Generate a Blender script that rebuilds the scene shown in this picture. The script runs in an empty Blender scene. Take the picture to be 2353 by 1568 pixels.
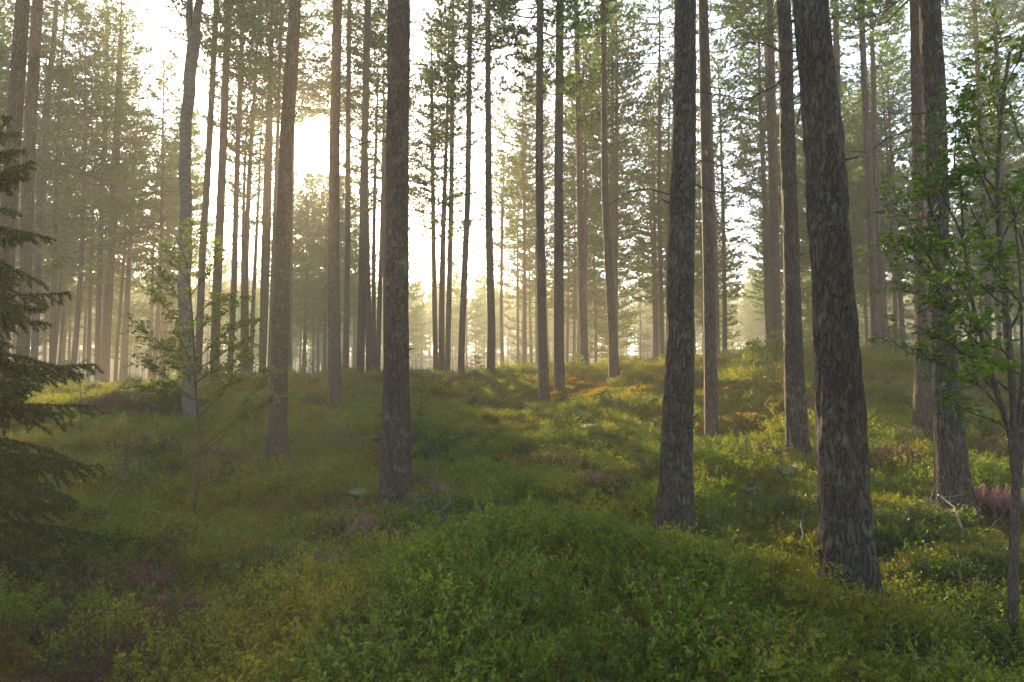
import bpy, math, random
import numpy as np
from mathutils import Vector, Matrix

SC = bpy.context.scene
R = math.radians
rng = np.random.default_rng(11)
random.seed(5)

# ------------------------------------------------------------------ camera
F = 24.0 / 36.0 * 2353.0          # focal length in pixels of the 2353 x 1568 frame the layout was read in
PITCH = R(4.2)
CAMZ = 1.6
cd = bpy.data.cameras.new('camera')
cam = bpy.data.objects.new('camera', cd)
SC.collection.objects.link(cam)
cam.location = (0, 0, CAMZ)
cam.rotation_euler = (R(90) + PITCH, 0, 0)
cd.lens = 24.0
cd.sensor_width = 36.0
cd.clip_end = 3000
SC.camera = cam

# ------------------------------------------------------------------ light
SUN_EL, SUN_AZ = R(18.8), R(-16.0)        # azimuth measured from +Y towards +X
SUN = Vector((math.sin(SUN_AZ) * math.cos(SUN_EL), math.cos(SUN_AZ) * math.cos(SUN_EL), math.sin(SUN_EL)))
sd = bpy.data.lights.new('sun', 'SUN')
sd.energy = 5.0
sd.angle = R(0.5)
sd.color = (1.0, 0.74, 0.42)
sun = bpy.data.objects.new('sun', sd)
SC.collection.objects.link(sun)
sun.rotation_euler = SUN.to_track_quat('Z', 'Y').to_euler()
sun.location = SUN * 200

world = bpy.data.worlds.new('World')
SC.world = world
world.use_nodes = True
nt = world.node_tree
bg = nt.nodes['Background']
sky = nt.nodes.new('ShaderNodeTexSky')
sky.sky_type = 'NISHITA'
sky.sun_disc = False
sky.sun_elevation = SUN_EL
sky.sun_rotation = SUN_AZ
sky.air_density = 1.0
sky.dust_density = 1.0
tc = nt.nodes.new('ShaderNodeTexCoord')
dot = nt.nodes.new('ShaderNodeVectorMath'); dot.operation = 'DOT_PRODUCT'
nrm = nt.nodes.new('ShaderNodeVectorMath'); nrm.operation = 'NORMALIZE'
nt.links.new(tc.outputs['Generated'], nrm.inputs[0])
nt.links.new(nrm.outputs[0], dot.inputs[0])
dot.inputs[1].default_value = SUN
ramp = nt.nodes.new('ShaderNodeMapRange'); ramp.interpolation_type = 'SMOOTHSTEP'
ramp.inputs['From Min'].default_value = math.cos(R(1.9))
ramp.inputs['From Max'].default_value = math.cos(R(1.5))
nt.links.new(dot.outputs['Value'], ramp.inputs['Value'])
def mth(op, a, b=None):
    n = nt.nodes.new('ShaderNodeMath'); n.operation = op
    for i, v in enumerate((a, b)):
        if v is None: continue
        if isinstance(v, (int, float)): n.inputs[i].default_value = v
        else: nt.links.new(v, n.inputs[i])
    return n.outputs[0]
cosp = mth('MAXIMUM', dot.outputs['Value'], 0.0)
glow = mth('ADD', mth('MULTIPLY', ramp.outputs[0], 300.0),
           mth('ADD', mth('MULTIPLY', mth('POWER', cosp, 2500.0), 8.0), mth('MULTIPLY', mth('POWER', cosp, 60.0), .12)))
gc = nt.nodes.new('ShaderNodeVectorMath'); gc.operation = 'SCALE'
gc.inputs[0].default_value = (1.0, 0.80, 0.52)
nt.links.new(glow, gc.inputs['Scale'])
ad = nt.nodes.new('ShaderNodeVectorMath'); ad.operation = 'ADD'
nt.links.new(sky.outputs[0], ad.inputs[0]); nt.links.new(gc.outputs[0], ad.inputs[1])
nt.links.new(ad.outputs[0], bg.inputs['Color'])
bg.inputs['Strength'].default_value = 0.12

SC.view_settings.view_transform = 'Standard'
SC.view_settings.look = 'None'
SC.view_settings.gamma = 1.0
SC.view_settings.exposure = 2.65
SC.view_settings.use_curve_mapping = False
SC.render.engine = 'CYCLES'
SC.cycles.max_bounces = 5
SC.cycles.diffuse_bounces = 3
SC.cycles.glossy_bounces = 2
SC.cycles.transmission_bounces = 4
SC.cycles.volume_bounces = 1
SC.cycles.sample_clamp_indirect = 3.0
SC.cycles.sample_clamp_direct = 2.5
SC.cycles.use_denoising = True

HAZE_DENSITY = 0.0030
HAZE_G = 0.22

# ------------------------------------------------------------------ helpers
COL = SC.collection
def ray(X, Y):
    x = (X - 1176.5) / F; z = (784.0 - Y) / F
    c, s = math.cos(PITCH), math.sin(PITCH)
    return np.array([x, c - z * s, s + z * c])
def pix(X, Y, d):                       # point d metres ahead of the camera seen at X, Y
    r = ray(X, Y)
    return np.array([0, 0, CAMZ]) + r * d
def pixy(X, Y, yw):                     # point of the vertical plane y = yw seen at X, Y
    r = ray(X, Y)
    return np.array([0, 0, CAMZ]) + r * (yw / r[1])

def tag(o, label=None, cat=None, group=None, kind=None):
    if label: o['label'] = label
    if cat: o['category'] = cat
    if group: o['group'] = group
    if kind: o['kind'] = kind
    return o
def empty(name, loc, label=None, cat=None, group=None):
    o = bpy.data.objects.new(name, None)
    o.empty_display_size = 0.2
    o.location = loc
    COL.objects.link(o)
    return tag(o, label, cat, group)

class MB:
    def __init__(s): s.v = []; s.f = []; s.m = []; s.n = 0
    def add(s, V, Fc, mat=0):
        V = np.asarray(V, float).reshape(-1, 3); Fc = np.asarray(Fc, int)
        if len(Fc) == 0: return
        s.v.append(V); s.f.append(Fc + s.n); s.m.append(np.full(len(Fc), mat)); s.n += len(V)
    def mesh(s, name, mats, smooth=False):
        me = bpy.data.meshes.new(name)
        V = np.concatenate(s.v)
        ls = np.concatenate([np.full(len(f), f.shape[1]) for f in s.f])
        li = np.concatenate([f.ravel() for f in s.f])
        mi = np.concatenate(s.m)
        me.vertices.add(len(V)); me.vertices.foreach_set('co', V.astype(np.float32).ravel())
        me.loops.add(len(li)); me.loops.foreach_set('vertex_index', li.astype(np.int32))
        me.polygons.add(len(ls))
        st = np.concatenate([[0], np.cumsum(ls)[:-1]])
        me.polygons.foreach_set('loop_start', st.astype(np.int32))
        me.polygons.foreach_set('loop_total', ls.astype(np.int32))
        me.polygons.foreach_set('material_index', mi.astype(np.int32))
        me.polygons.foreach_set('use_smooth', np.full(len(ls), smooth))
        me.update(calc_edges=True)
        for m in mats: me.materials.append(m)
        return me
    def build(s, name, mats, parent=None, smooth=False, loc=None):
        o = bpy.data.objects.new(name, s.mesh(name, mats, smooth))
        COL.objects.link(o)
        if loc is not None: o.location = loc
        if parent is not None: o.parent = parent
        return o

def unit(v):
    return v / np.maximum(np.linalg.norm(v, axis=-1, keepdims=True), 1e-9)
def tube(mb, P, rad, n=6, mat=0, bump=None, cap=True):
    P = np.asarray(P, float); rad = np.asarray(rad, float)
    T = unit(np.gradient(P, axis=0))
    up = np.array([1.0, 0, 0]) if abs(T[0][2]) > .7 else np.array([0, 0, 1.0])
    U = unit(np.cross(T, up)); W = np.cross(T, U)
    a = np.linspace(0, 2 * np.pi, n, endpoint=False)
    rr = np.repeat(rad[:, None], n, 1)
    if bump is not None: rr = rr + bump(a[None, :], P[:, 2][:, None])
    V = P[:, None, :] + rr[..., None] * (np.cos(a)[None, :, None] * U[:, None, :] + np.sin(a)[None, :, None] * W[:, None, :])
    m = len(P)
    i = np.arange(m - 1)[:, None] * n; j = np.arange(n)[None, :]; k = (j + 1) % n
    Q = np.stack([i + j, i + k, i + n + k, i + n + j], -1).reshape(-1, 4)
    mb.add(V.reshape(-1, 3), Q, mat)
    if cap and n <= 12:
        mb.add(V[-1], [list(range(n))], mat)
    elif cap:
        mb.add(np.vstack([V[-1], P[-1]]), [[q, (q + 1) % n, n] for q in range(n)], mat)
def blades(mb, P, D, L, W, mat=0):      # thin triangles, for needles and grass
    P = np.asarray(P); n = len(P)
    if n == 0: return
    D = unit(D); S = unit(np.cross(D, unit(rng.normal(size=(n, 3)))))
    L = np.broadcast_to(L, n)[:, None]; W = np.broadcast_to(W, n)[:, None]
    V = np.stack([P - S * W / 2, P + S * W / 2, P + D * L], 1).reshape(-1, 3)
    mb.add(V, np.arange(3 * n).reshape(-1, 3), mat)
def leaves(mb, P, D, Nn, L, W, mat=0, fold=.25, droop=.15):   # six-point folded leaf
    P = np.asarray(P); n = len(P)
    if n == 0: return
    D = unit(D); S = unit(np.cross(D, Nn)); Nn = np.cross(S, D)
    L = np.broadcast_to(L, n)[:, None]; W = np.broadcast_to(W, n)[:, None]
    b = P; t = P + D * L - Nn * L * droop
    up = Nn * W * fold
    l1 = P + D * L * .3 + S * W * .48 + up; l2 = P + D * L * .72 + S * W * .36 + up - Nn * L * droop * .5
    r1 = P + D * L * .3 - S * W * .48 + up; r2 = P + D * L * .72 - S * W * .36 + up - Nn * L * droop * .5
    V = np.stack([b, l1, l2, t, r2, r1], 1).reshape(-1, 3)
    base = np.arange(n)[:, None] * 6
    mb.add(V, np.vstack([base + [0, 1, 2, 3], base + [0, 3, 4, 5]]), mat)

def vnoise(x, y, seed=0):               # smooth value noise in 0..1
    x = np.asarray(x, float); y = np.asarray(y, float)
    xi = np.floor(x).astype(np.int64); yi = np.floor(y).astype(np.int64)
    fx = x - xi; fy = y - yi
    fx = fx * fx * (3 - 2 * fx); fy = fy * fy * (3 - 2 * fy)
    def h(a, b):
        k = (a * 374761393 + b * 668265263 + seed * 974711) & 0x7fffffff
        k = ((k ^ (k >> 13)) * 1274126177) & 0x7fffffff
        return ((k ^ (k >> 16)) & 0xffff) / 65535.0
    return (h(xi, yi) * (1 - fx) + h(xi + 1, yi) * fx) * (1 - fy) + (h(xi, yi + 1) * (1 - fx) + h(xi + 1, yi + 1) * fx) * fy

# ------------------------------------------------------------------ materials
def newmat(name):
    m = bpy.data.materials.new(name); m.use_nodes = True
    t = m.node_tree; t.nodes.clear()
    out = t.nodes.new('ShaderNodeOutputMaterial')
    return m, t, out
def N(t, typ, **k):
    n = t.nodes.new(typ)
    for a, b in k.items(): setattr(n, a, b)
    return n
def ramp_node(t, fac, stops):
    r = t.nodes.new('ShaderNodeValToRGB')
    e = r.color_ramp.elements
    while len(e) < len(stops): e.new(0.5)
    for el, (p, c) in zip(e, stops):
        el.position = p; el.color = (*c, 1)
    t.links.new(fac, r.inputs[0])
    return r.outputs[0]
def noise(t, vec, scale, detail=4, rough=.6):
    n = N(t, 'ShaderNodeTexNoise'); n.inputs['Scale'].default_value = scale
    n.inputs['Detail'].default_value = detail; n.inputs['Roughness'].default_value = rough
    if vec is not None: t.links.new(vec, n.inputs['Vector'])
    return n.outputs['Fac']
def mixc(t, fac, a, b, mode='MIX'):
    n = N(t, 'ShaderNodeMix', data_type='RGBA', blend_type=mode)
    for k, v in ((0, fac), (6, a), (7, b)):
        if isinstance(v, (int, float)): n.inputs[k].default_value = v
        elif isinstance(v, tuple): n.inputs[k].default_value = (*v, 1)
        else: t.links.new(v, n.inputs[k])
    return n.outputs[2]

def leaf_mat(name, stops, patch=None, trans=.45, patch_scale=.7, rough=.5, gloss=.14):
    m, t, out = newmat(name)
    oi = N(t, 'ShaderNodeObjectInfo'); ge = N(t, 'ShaderNodeNewGeometry')
    rnd = N(t, 'ShaderNodeMath', operation='MULTIPLY_ADD')
    t.links.new(oi.outputs['Random'], rnd.inputs[0]); rnd.inputs[1].default_value = .45
    r2 = N(t, 'ShaderNodeMath', operation='MULTIPLY'); t.links.new(ge.outputs['Random Per Island'], r2.inputs[0]); r2.inputs[1].default_value = .55
    t.links.new(r2.outputs[0], rnd.inputs[2])
    c = ramp_node(t, rnd.outputs[0], stops)
    if patch:
        nz = noise(t, ge.outputs['Position'], patch_scale, 3, .6)
        mr = N(t, 'ShaderNodeMapRange'); t.links.new(nz, mr.inputs[0])
        mr.inputs[1].default_value = .47; mr.inputs[2].default_value = .66
        c = mixc(t, mr.outputs[0], c, mixc(t, .6, c, patch))
    d = N(t, 'ShaderNodeBsdfDiffuse'); tr = N(t, 'ShaderNodeBsdfTranslucent')
    g = N(t, 'ShaderNodeBsdfGlossy'); g.inputs['Roughness'].default_value = rough
    g.inputs['Color'].default_value = (.8, .8, .8, 1)
    t.links.new(c, d.inputs['Color'])
    ty = mixc(t, 1.0, c, (1.5, 1.25, .55), 'MULTIPLY')
    t.links.new(ty, tr.inputs['Color'])
    mx = N(t, 'ShaderNodeMixShader'); mx.inputs[0].default_value = trans
    t.links.new(d.outputs[0], mx.inputs[1]); t.links.new(tr.outputs[0], mx.inputs[2])
    fr = N(t, 'ShaderNodeFresnel'); fr.inputs[0].default_value = 1.35
    fm = N(t, 'ShaderNodeMath', operation='MULTIPLY'); t.links.new(fr.outputs[0], fm.inputs[0]); fm.inputs[1].default_value = gloss
    m2 = N(t, 'ShaderNodeMixShader'); t.links.new(fm.outputs[0], m2.inputs[0])
    t.links.new(mx.outputs[0], m2.inputs[1]); t.links.new(g.outputs[0], m2.inputs[2])
    t.links.new(m2.outputs[0], out.inputs[0])
    return m

def bark_mat(name, low, high, lichen=.3, h0=5., h1=11., scale=1.0, dark=(.018, .014, .012), bump=.035, birch=False):
    m, t, out = newmat(name)
    tcn = N(t, 'ShaderNodeTexCoord'); mp = N(t, 'ShaderNodeMapping')
    mp.inputs['Scale'].default_value = (27 * scale, 27 * scale, 9 * scale) if not birch else (4, 4, 22)
    t.links.new(tcn.outputs['Object'], mp.inputs[0])
    vo = N(t, 'ShaderNodeTexNoise'); vo.inputs['Scale'].default_value = .8; vo.inputs['Detail'].default_value = 5; vo.inputs['Distortion'].default_value = .25
    t.links.new(mp.outputs[0], vo.inputs['Vector'])
    v1 = N(t, 'ShaderNodeMath', operation='SUBTRACT'); t.links.new(vo.outputs['Fac'], v1.inputs[0]); v1.inputs[1].default_value = .5
    v2 = N(t, 'ShaderNodeMath', operation='ABSOLUTE'); t.links.new(v1.outputs[0], v2.inputs[0])
    vr = N(t, 'ShaderNodeMapRange'); t.links.new(v2.outputs[0], vr.inputs[0]); vr.inputs[2].default_value = .085; vr.inputs[3].default_value = .3
    rn = N(t, 'ShaderNodeTexNoise'); rn.noise_type = 'RIDGED_MULTIFRACTAL'; rn.inputs['Scale'].default_value = .9; rn.inputs['Detail'].default_value = 5
    t.links.new(mp.outputs[0], rn.inputs['Vector'])
    rr_ = N(t, 'ShaderNodeMapRange'); t.links.new(rn.outputs['Fac'], rr_.inputs[0]); rr_.inputs[1].default_value = 1.3; rr_.inputs[2].default_value = .5; rr_.inputs[3].default_value = .2
    cr = N(t, 'ShaderNodeMath', operation='MULTIPLY'); t.links.new(vr.outputs[0], cr.inputs[0]); t.links.new(rr_.outputs[0], cr.inputs[1])
    fine = noise(t, mp.outputs[0], 3.5, 6, .7)
    sep = N(t, 'ShaderNodeSeparateXYZ'); t.links.new(tcn.outputs['Object'], sep.inputs[0])
    hm = N(t, 'ShaderNodeMapRange'); t.links.new(sep.outputs[2], hm.inputs[0]); hm.inputs[1].default_value = h0; hm.inputs[2].default_value = h1
    base = mixc(t, hm.outputs[0], low, high)
    base = mixc(t, fine, mixc(t, .55, base, (0.01, .008, .007)), mixc(t, .35, base, (.32, .28, .24)))
    big = noise(t, tcn.outputs['Object'], 5.0, 6, .75)
    lr = N(t, 'ShaderNodeMapRange'); t.links.new(big, lr.inputs[0]); lr.inputs[1].default_value = .52; lr.inputs[2].default_value = .66; lr.inputs[4].default_value = lichen
    base = mixc(t, lr.outputs[0], base, (.16, .19, .15))
    col = mixc(t, cr.outputs[0], dark, base)
    b = N(t, 'ShaderNodeBsdfPrincipled'); b.inputs['Roughness'].default_value = .9
    b.inputs['Specular IOR Level'].default_value = .2
    t.links.new(col, b.inputs['Base Color'])
    bm = N(t, 'ShaderNodeBump'); bm.inputs['Distance'].default_value = bump; bm.inputs['Strength'].default_value = 1.0
    hh = N(t, 'ShaderNodeMath', operation='MULTIPLY_ADD'); t.links.new(fine, hh.inputs[0]); hh.inputs[1].default_value = .5; t.links.new(cr.outputs[0], hh.inputs[2])
    t.links.new(hh.outputs[0], bm.inputs['Height']); t.links.new(bm.outputs[0], b.inputs['Normal'])
    t.links.new(b.outputs[0], out.inputs[0])
    return m

M_bark = bark_mat('pine_bark', (.055, .042, .033), (.17, .092, .048))
M_bark_near = bark_mat('furrowed_pine_bark', (.030, .026, .022), (.12, .068, .040), lichen=.55, h0=6, h1=12, scale=1.15)
M_birch = bark_mat('birch_bark', (.11, .105, .09), (.10, .09, .075), lichen=.5, h0=3, h1=8, dark=(.05, .045, .04), bump=.01, birch=True)
M_twig = bark_mat('twig_bark', (.045, .034, .026), (.05, .035, .028), lichen=.1, scale=2, bump=.004)
M_dead = bark_mat('dead_wood', (.16, .145, .125), (.16, .145, .125), lichen=.2, scale=2, bump=.004)
M_pale = bark_mat('bleached_wood', (.25, .23, .19), (.25, .23, .19), lichen=.0, scale=2, bump=.004, dark=(.12, .1, .08))
M_needle = leaf_mat('pine_needles', [(0, (.048, .10, .020)), (.5, (.066, .14, .024)), (1, (.10, .18, .032))], trans=.5)
M_spruce = leaf_mat('spruce_needles', [(0, (.016, .042, .010)), (.6, (.026, .062, .012)), (1, (.05, .095, .018))], trans=.25)
M_bil = leaf_mat('bilberry_leaves', [(0, (.065, .125, .012)), (.45, (.105, .18, .016)), (.8, (.16, .22, .022)), (.97, (.18, .17, .04)), (1, (.22, .07, .03))],
                 patch=(.21, .18, .02), trans=.5)
M_ling = leaf_mat('lingonberry_leaves', [(0, (.026, .06, .012)), (.6, (.044, .09, .016)), (1, (.08, .11, .03))], trans=.3, rough=.45, gloss=.2)
M_moss = leaf_mat('feather_moss', [(0, (.09, .10, .012)), (.5, (.15, .135, .013)), (1, (.22, .17, .02))], patch=(.15, .12, .02), trans=.45)
M_heath = leaf_mat('heather_foliage', [(0, (.05, .055, .022)), (.5, (.075, .062, .03)), (1, (.11, .075, .04))], trans=.3)
M_flower = leaf_mat('heather_flowers', [(0, (.19, .105, .14)), (.5, (.25, .14, .19)), (1, (.18, .12, .11))], trans=.4)
M_grass = leaf_mat('forest_grass', [(0, (.08, .11, .03)), (.6, (.13, .15, .04)), (1, (.22, .20, .08))], trans=.5)
M_red = leaf_mat('reddened_leaves', [(0, (.12, .045, .022)), (.5, (.2, .08, .03)), (1, (.14, .10, .03))], trans=.45)
M_birchleaf = leaf_mat('birch_leaves', [(0, (.05, .10, .02)), (.5, (.075, .14, .028)), (1, (.13, .18, .035))], trans=.5)
M_youngleaf = leaf_mat('young_tree_leaves', [(0, (.045, .11, .012)), (.5, (.065, .15, .015)), (1, (.12, .20, .022))], trans=.6, rough=.4, gloss=.4)

def ground_mat():
    m, t, out = newmat('moss_and_litter')
    ge = N(t, 'ShaderNodeNewGeometry')
    a = noise(t, ge.outputs['Position'], .8, 5, .6); b = noise(t, ge.outputs['Position'], 14, 6, .75)
    c1 = ramp_node(t, a, [(.3, (.030, .038, .014)), (.5, (.055, .065, .018)), (.7, (.075, .058, .026))])
    c2 = ramp_node(t, b, [(.3, (.018, .017, .010)), (.5, (.06, .066, .02)), (.72, (.12, .115, .035))])
    c = mixc(t, .5, c1, c2)
    p = N(t, 'ShaderNodeBsdfPrincipled'); p.inputs['Roughness'].default_value = 1.0; p.inputs['Specular IOR Level'].default_value = .05
    t.links.new(c, p.inputs['Base Color'])
    bm = N(t, 'ShaderNodeBump'); bm.inputs['Distance'].default_value = .08; t.links.new(b, bm.inputs['Height']); t.links.new(bm.outputs[0], p.inputs['Normal'])
    t.links.new(p.outputs[0], out.inputs[0])
    return m
M_ground = ground_mat()
def stone_mat():
    m, t, out = newmat('lichened_stone')
    tcn = N(t, 'ShaderNodeTexCoord')
    a = noise(t, tcn.outputs['Object'], 7, 7, .7)
    c = ramp_node(t, a, [(.3, (.03, .038, .022)), (.5, (.08, .085, .055)), (.7, (.18, .18, .13))])
    p = N(t, 'ShaderNodeBsdfPrincipled'); p.inputs['Roughness'].default_value = .9
    t.links.new(c, p.inputs['Base Color'])
    bm = N(t, 'ShaderNodeBump'); bm.inputs['Distance'].default_value = .03; t.links.new(a, bm.inputs['Height']); t.links.new(bm.outputs[0], p.inputs['Normal'])
    t.links.new(p.outputs[0], out.inputs[0])
    return m
M_stone = stone_mat()

# ------------------------------------------------------------------ trees read from the photograph
# base first: (X, Y, width) in frame pixels; distance in metres; total height; extra
TREES = [
 dict(p=[(-8,930,36),(25,353,33),(53,0,30)], d=14.3, H=21, label='pine with a golden rim at the far left edge behind the drooping spruce'),
 dict(p=[(48,905,28),(65,385,26),(90,0,24)], d=17.5, H=21, label='pine just right of the leftmost trunk, its base showing below the spruce boughs'),
 dict(p=[(75,890,15),(96,353,14),(123,75,12)], d=29, H=21, label='thin pine whose trunk rises out behind the spruce beside two thicker left pines'),
 dict(p=[(222,911,12),(235,450,11),(247,50,9)], d=34, H=20, label='left one of the two slender dark pines above the sunlit yellow moss bank'),
 dict(p=[(244,908,12),(262,500,11),(277,176,9)], d=33.4, H=18.6, label='right one of the two slender dark pines above the sunlit yellow moss bank'),
 dict(p=[(455,880,16),(466,555,16),(499,0,12)], d=26, H=22, label='pine immediately to the right of the forked birch trunk'),
 dict(p=[(492,896,20),(497,655,20),(527,0,15)], d=22.7, H=22, label='second pine to the right of the forked birch trunk'),
 dict(p=[(527,873,13),(537,655,13),(557,50,10)], d=32, H=21, label='thin third pine to the right of the forked birch, pale in the mist'),
 dict(p=[(600,880,13),(605,650,12),(615,300,10)], d=33, H=20, Lc=5.5, label='slim pine standing close to the left of the tall leaning pine by the sun'),
 dict(p=[(633,1082,46),(645,790,37),(660,353,31),(680,0,28)], d=12, H=21, near=1, label='tall pine leaning right, its trunk touching the left side of the sun glare'),
 dict(p=[(664,876,11),(668,600,10),(672,300,9)], d=36, H=22, Lc=4.5, label='thin pine peeping out right beside the base of the tall leaning pine'),
 dict(p=[(771,935,31),(766,600,27),(768,300,24),(775,0,21)], d=18.4, H=22, Lc=7.0, label='pine whose trunk drops straight down from the sun glare'),
 dict(p=[(795,877,14),(799,450,12),(803,0,10)], d=33, H=22, Lc=7.0, label='faint pine just right of the trunk under the sun'),
 dict(p=[(827,886,19),(835,454,17),(847,0,14)], d=26, H=22, Lc=7.0, label='dark pine midway between the trunk under the sun and the large central left pine'),
 dict(p=[(849,871,16),(843,600,14),(838,200,11)], d=31, H=20, Lc=7.0, label='misty pine tight against the left side of the large central left pine'),
 dict(p=[(908,1192,76),(911,850,57),(914,500,53),(919,0,50)], d=9.2, H=20, near=1, label='large straight pine left of centre with flared base in the bilberries'),
 dict(p=[(1002,869,12),(997,600,11),(992,252,9)], d=34, H=17.5, label='slim pine with its pointed top in the sky gap right of the large straight pine'),
 dict(p=[(1028,869,13),(1037,450,12),(1041,75,9)], d=33, H=20.5, label='thin straight pine left of the bent one on the crest at the centre'),
 dict(p=[(1059,888,17),(1062,756,15),(1075,454,14),(1081,0,11)], d=26.5, H=22, label='slender pine on the crest whose foot bends to the left, near the centre'),
 dict(p=[(1128,865,22),(1130,756,19),(1123,500,17),(1121,0,13)], d=25, H=22, label='lone dark pine on the crest at the picture centre with a swollen foot'),
 dict(p=[(1251,912,28),(1246,790,23),(1239,350,19),(1241,0,17)], d=20.7, H=22, label='left trunk of the close pair of dark pines right of centre'),
 dict(p=[(1286,912,27),(1284,790,25),(1283,400,22),(1287,0,19)], d=21.3, H=22, label='right trunk of the close pair of dark pines right of centre'),
 dict(p=[(1344,850,20),(1337,700,17),(1325,50,12)], d=26, H=22, label='pine leaning left on the crest between the close pair and the curved pine'),
 dict(p=[(1412,862,26),(1408,790,21),(1390,454,17),(1388,150,13)], d=21.6, H=21, label='pine with a curved lower trunk on the crest left of the stout dark pine'),
 dict(p=[(1548,1262,80),(1560,850,65),(1568,500,58),(1577,0,52)], d=7.15, H=19, near=1, label='stout dark pine right of centre, second largest trunk in the picture'),
 dict(p=[(1635,1009,33),(1630,605,27),(1615,0,22)], d=14.6, H=21, label='reddish brown pine just right of the stout dark pine'),
 dict(p=[(1788,812,24),(1784,700,22),(1775,300,19),(1767,0,14)], d=21.8, H=22, label='pine on the hilltop immediately left of the broad brown pine'),
 dict(p=[(1833,1056,49),(1824,790,40),(1812,400,34),(1797,0,30)], d=11.3, H=21, near=1, label='broad brown pine directly left of the huge foreground trunk'),
 dict(p=[(1958,1405,124),(1925,900,98),(1908,650,90),(1880,252,82),(1852,0,78)], d=5.4, H=18, near=2, label='huge dark rough barked pine in the right foreground, the largest trunk'),
 dict(p=[(1945,830,18),(1928,353,16),(1921,0,14)], d=26, H=22, label='pine half hidden by the right side of the huge foreground trunk'),
 dict(p=[(2015,820,21),(2011,760,19),(1996,353,17),(1978,0,12)], d=23.5, H=22, label='left of the two slim pines on the hilltop right of the huge trunk'),
 dict(p=[(2036,805,15),(2018,504,13),(2003,100,10)], d=29, H=21, label='right and thinner of the two slim pines on the hilltop right of the huge trunk'),
 dict(p=[(2122,999,40),(2124,705,31),(2112,300,25),(2099,0,20)], d=13, H=21, near=1, label='reddish pine tucked behind the left side of the big right hand pine'),
 dict(p=[(2195,1210,72),(2172,850,56),(2157,655,52),(2145,250,48),(2132,0,44)], d=8.1, H=19.5, near=1, label='big grey brown pine at the right rising behind the leafy young tree'),
 dict(p=[(2275,860,14),(2253,250,11),(2240,0,10)], d=30, H=22, label='left of two thin pines seen above the leafy young tree at the right'),
 dict(p=[(2320,870,14),(2298,250,11),(2283,0,10)], d=30.5, H=22, label='right of two thin pines seen above the leafy young tree at the right'),
]
BIRCH = dict(p=[(439,982,35),(428,790,30),(426,353,26),(441,110,27)], d=14.6)

# ------------------------------------------------------------------ terrain
COVER = .10
cp = []
def ctrl(X, Y, d, w=1): 
    q = pix(X, Y, d); cp.append((q[0], q[1], q[2] - COVER))
for T in TREES + [BIRCH]:
    X, Y, _ = T['p'][0]; ctrl(X, Y, T['d'])
for X, Y, d in [(150,908,27),(320,903,28),(600,880,28),(930,872,27),(1180,862,27),(1480,842,27),(1700,826,27),(1900,806,27),(2150,812,27),(2300,835,27)]:
    ctrl(X, Y, d)
for x in (-40, -24, -10, 4, 16, 30, 44):
    for y, z in ((40, -.6), (50, -1.4), (60, -1.6)):
        cp.append((x * (1 + y / 90), y, z + (.9 if x > 10 else 0)))
for x, y, z in [(0,0,0),(-3,0,0),(3,0,0),(0,-6,0),(-6,-6,0),(6,-6,0),(-2,2.5,-.05),(2,2.5,0),(-7,6,.1),(-5,4,-.05),(-10,10,.6),(8,5,.0),(-3,6.5,-.15),(-2.6,4.6,-.18),(1,6,-.02),(0,11,.25),(3.5,10,.2),(-14,16,1.4),(16,14,1.3),(20,20,2.4),(-22,22,1.4),(6.5,9,.1),
                (7,16,1.3), (0,16,.75), (-6,15,.8)]:
    cp.append((x, y, z))
cp = np.array(cp)
def _phi(r2): return .5 * r2 * np.log(np.maximum(r2, 1e-12))
def _fit():
    n = len(cp); A = np.zeros((n + 3, n + 3))
    d2 = ((cp[:, None, :2] - cp[None, :, :2]) ** 2).sum(-1)
    A[:n, :n] = _phi(d2) + np.eye(n) * 2.0
    Pm = np.c_[np.ones(n), cp[:, :2]]
    A[:n, n:] = Pm; A[n:, :n] = Pm.T
    return np.linalg.solve(A, np.r_[cp[:, 2], 0, 0, 0])
WT = _fit()
def height(x, y):
    x = np.asarray(x, float); y = np.asarray(y, float)
    sh = np.broadcast(x, y).shape
    xf = np.broadcast_to(x, sh).ravel(); yf = np.broadcast_to(y, sh).ravel()
    out = np.zeros(len(xf)); n = len(cp)
    for s in range(0, len(xf), 20000):
        xs = np.clip(xf[s:s + 20000], -60, 60); ys = np.clip(yf[s:s + 20000], -8, 64)
        d2 = (xs[:, None] - cp[None, :, 0]) ** 2 + (ys[:, None] - cp[None, :, 1]) ** 2
        out[s:s + 20000] = _phi(d2) @ WT[:n] + WT[n] + WT[n + 1] * xs + WT[n + 2] * ys
    far = np.clip((yf - 48) / 14, 0, 1); out = out * (1 - far) + -1.6 * far
    side = np.clip((np.abs(xf) - (28 + .5 * np.clip(yf, 0, 60))) / 20, 0, 1); out = out * (1 - side) + .3 * side
    hill = np.clip((yf - 100) / 130, 0, 1); out = out + 15 * hill * hill * (3 - 2 * hill)
    near = np.exp(-(yf / 60) ** 2)
    # hummocks
    near_amp = .34
    out += near_amp * (vnoise(xf / 1.5, yf / 1.5, 3) - .5) * near + .27 * (vnoise(xf / .55 + 7, yf / .55, 4) - .5) * near
    out += .45 * (vnoise(xf / 5 + 3, yf / 5, 8) - .5) * np.clip(yf / 14 - .5, 0, 1)
    out += .58 * np.exp(-(((xf - .35) / 1.45) ** 2 + ((yf - 4.6) / 1.15) ** 2) ** 1.3) - .16 * np.exp(-(((xf + 2.3) / 1.2) ** 2 + ((yf - 5.2) / 1.5) ** 2)) - .12 * np.exp(-(((xf - .2) / 1.8) ** 2 + ((yf - 6.9) / 1.0) ** 2))          # bilberry mound right in front
    return out.reshape(sh)
def h1(x, y): return float(height(np.array([x]), np.array([y]))[0])

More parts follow.
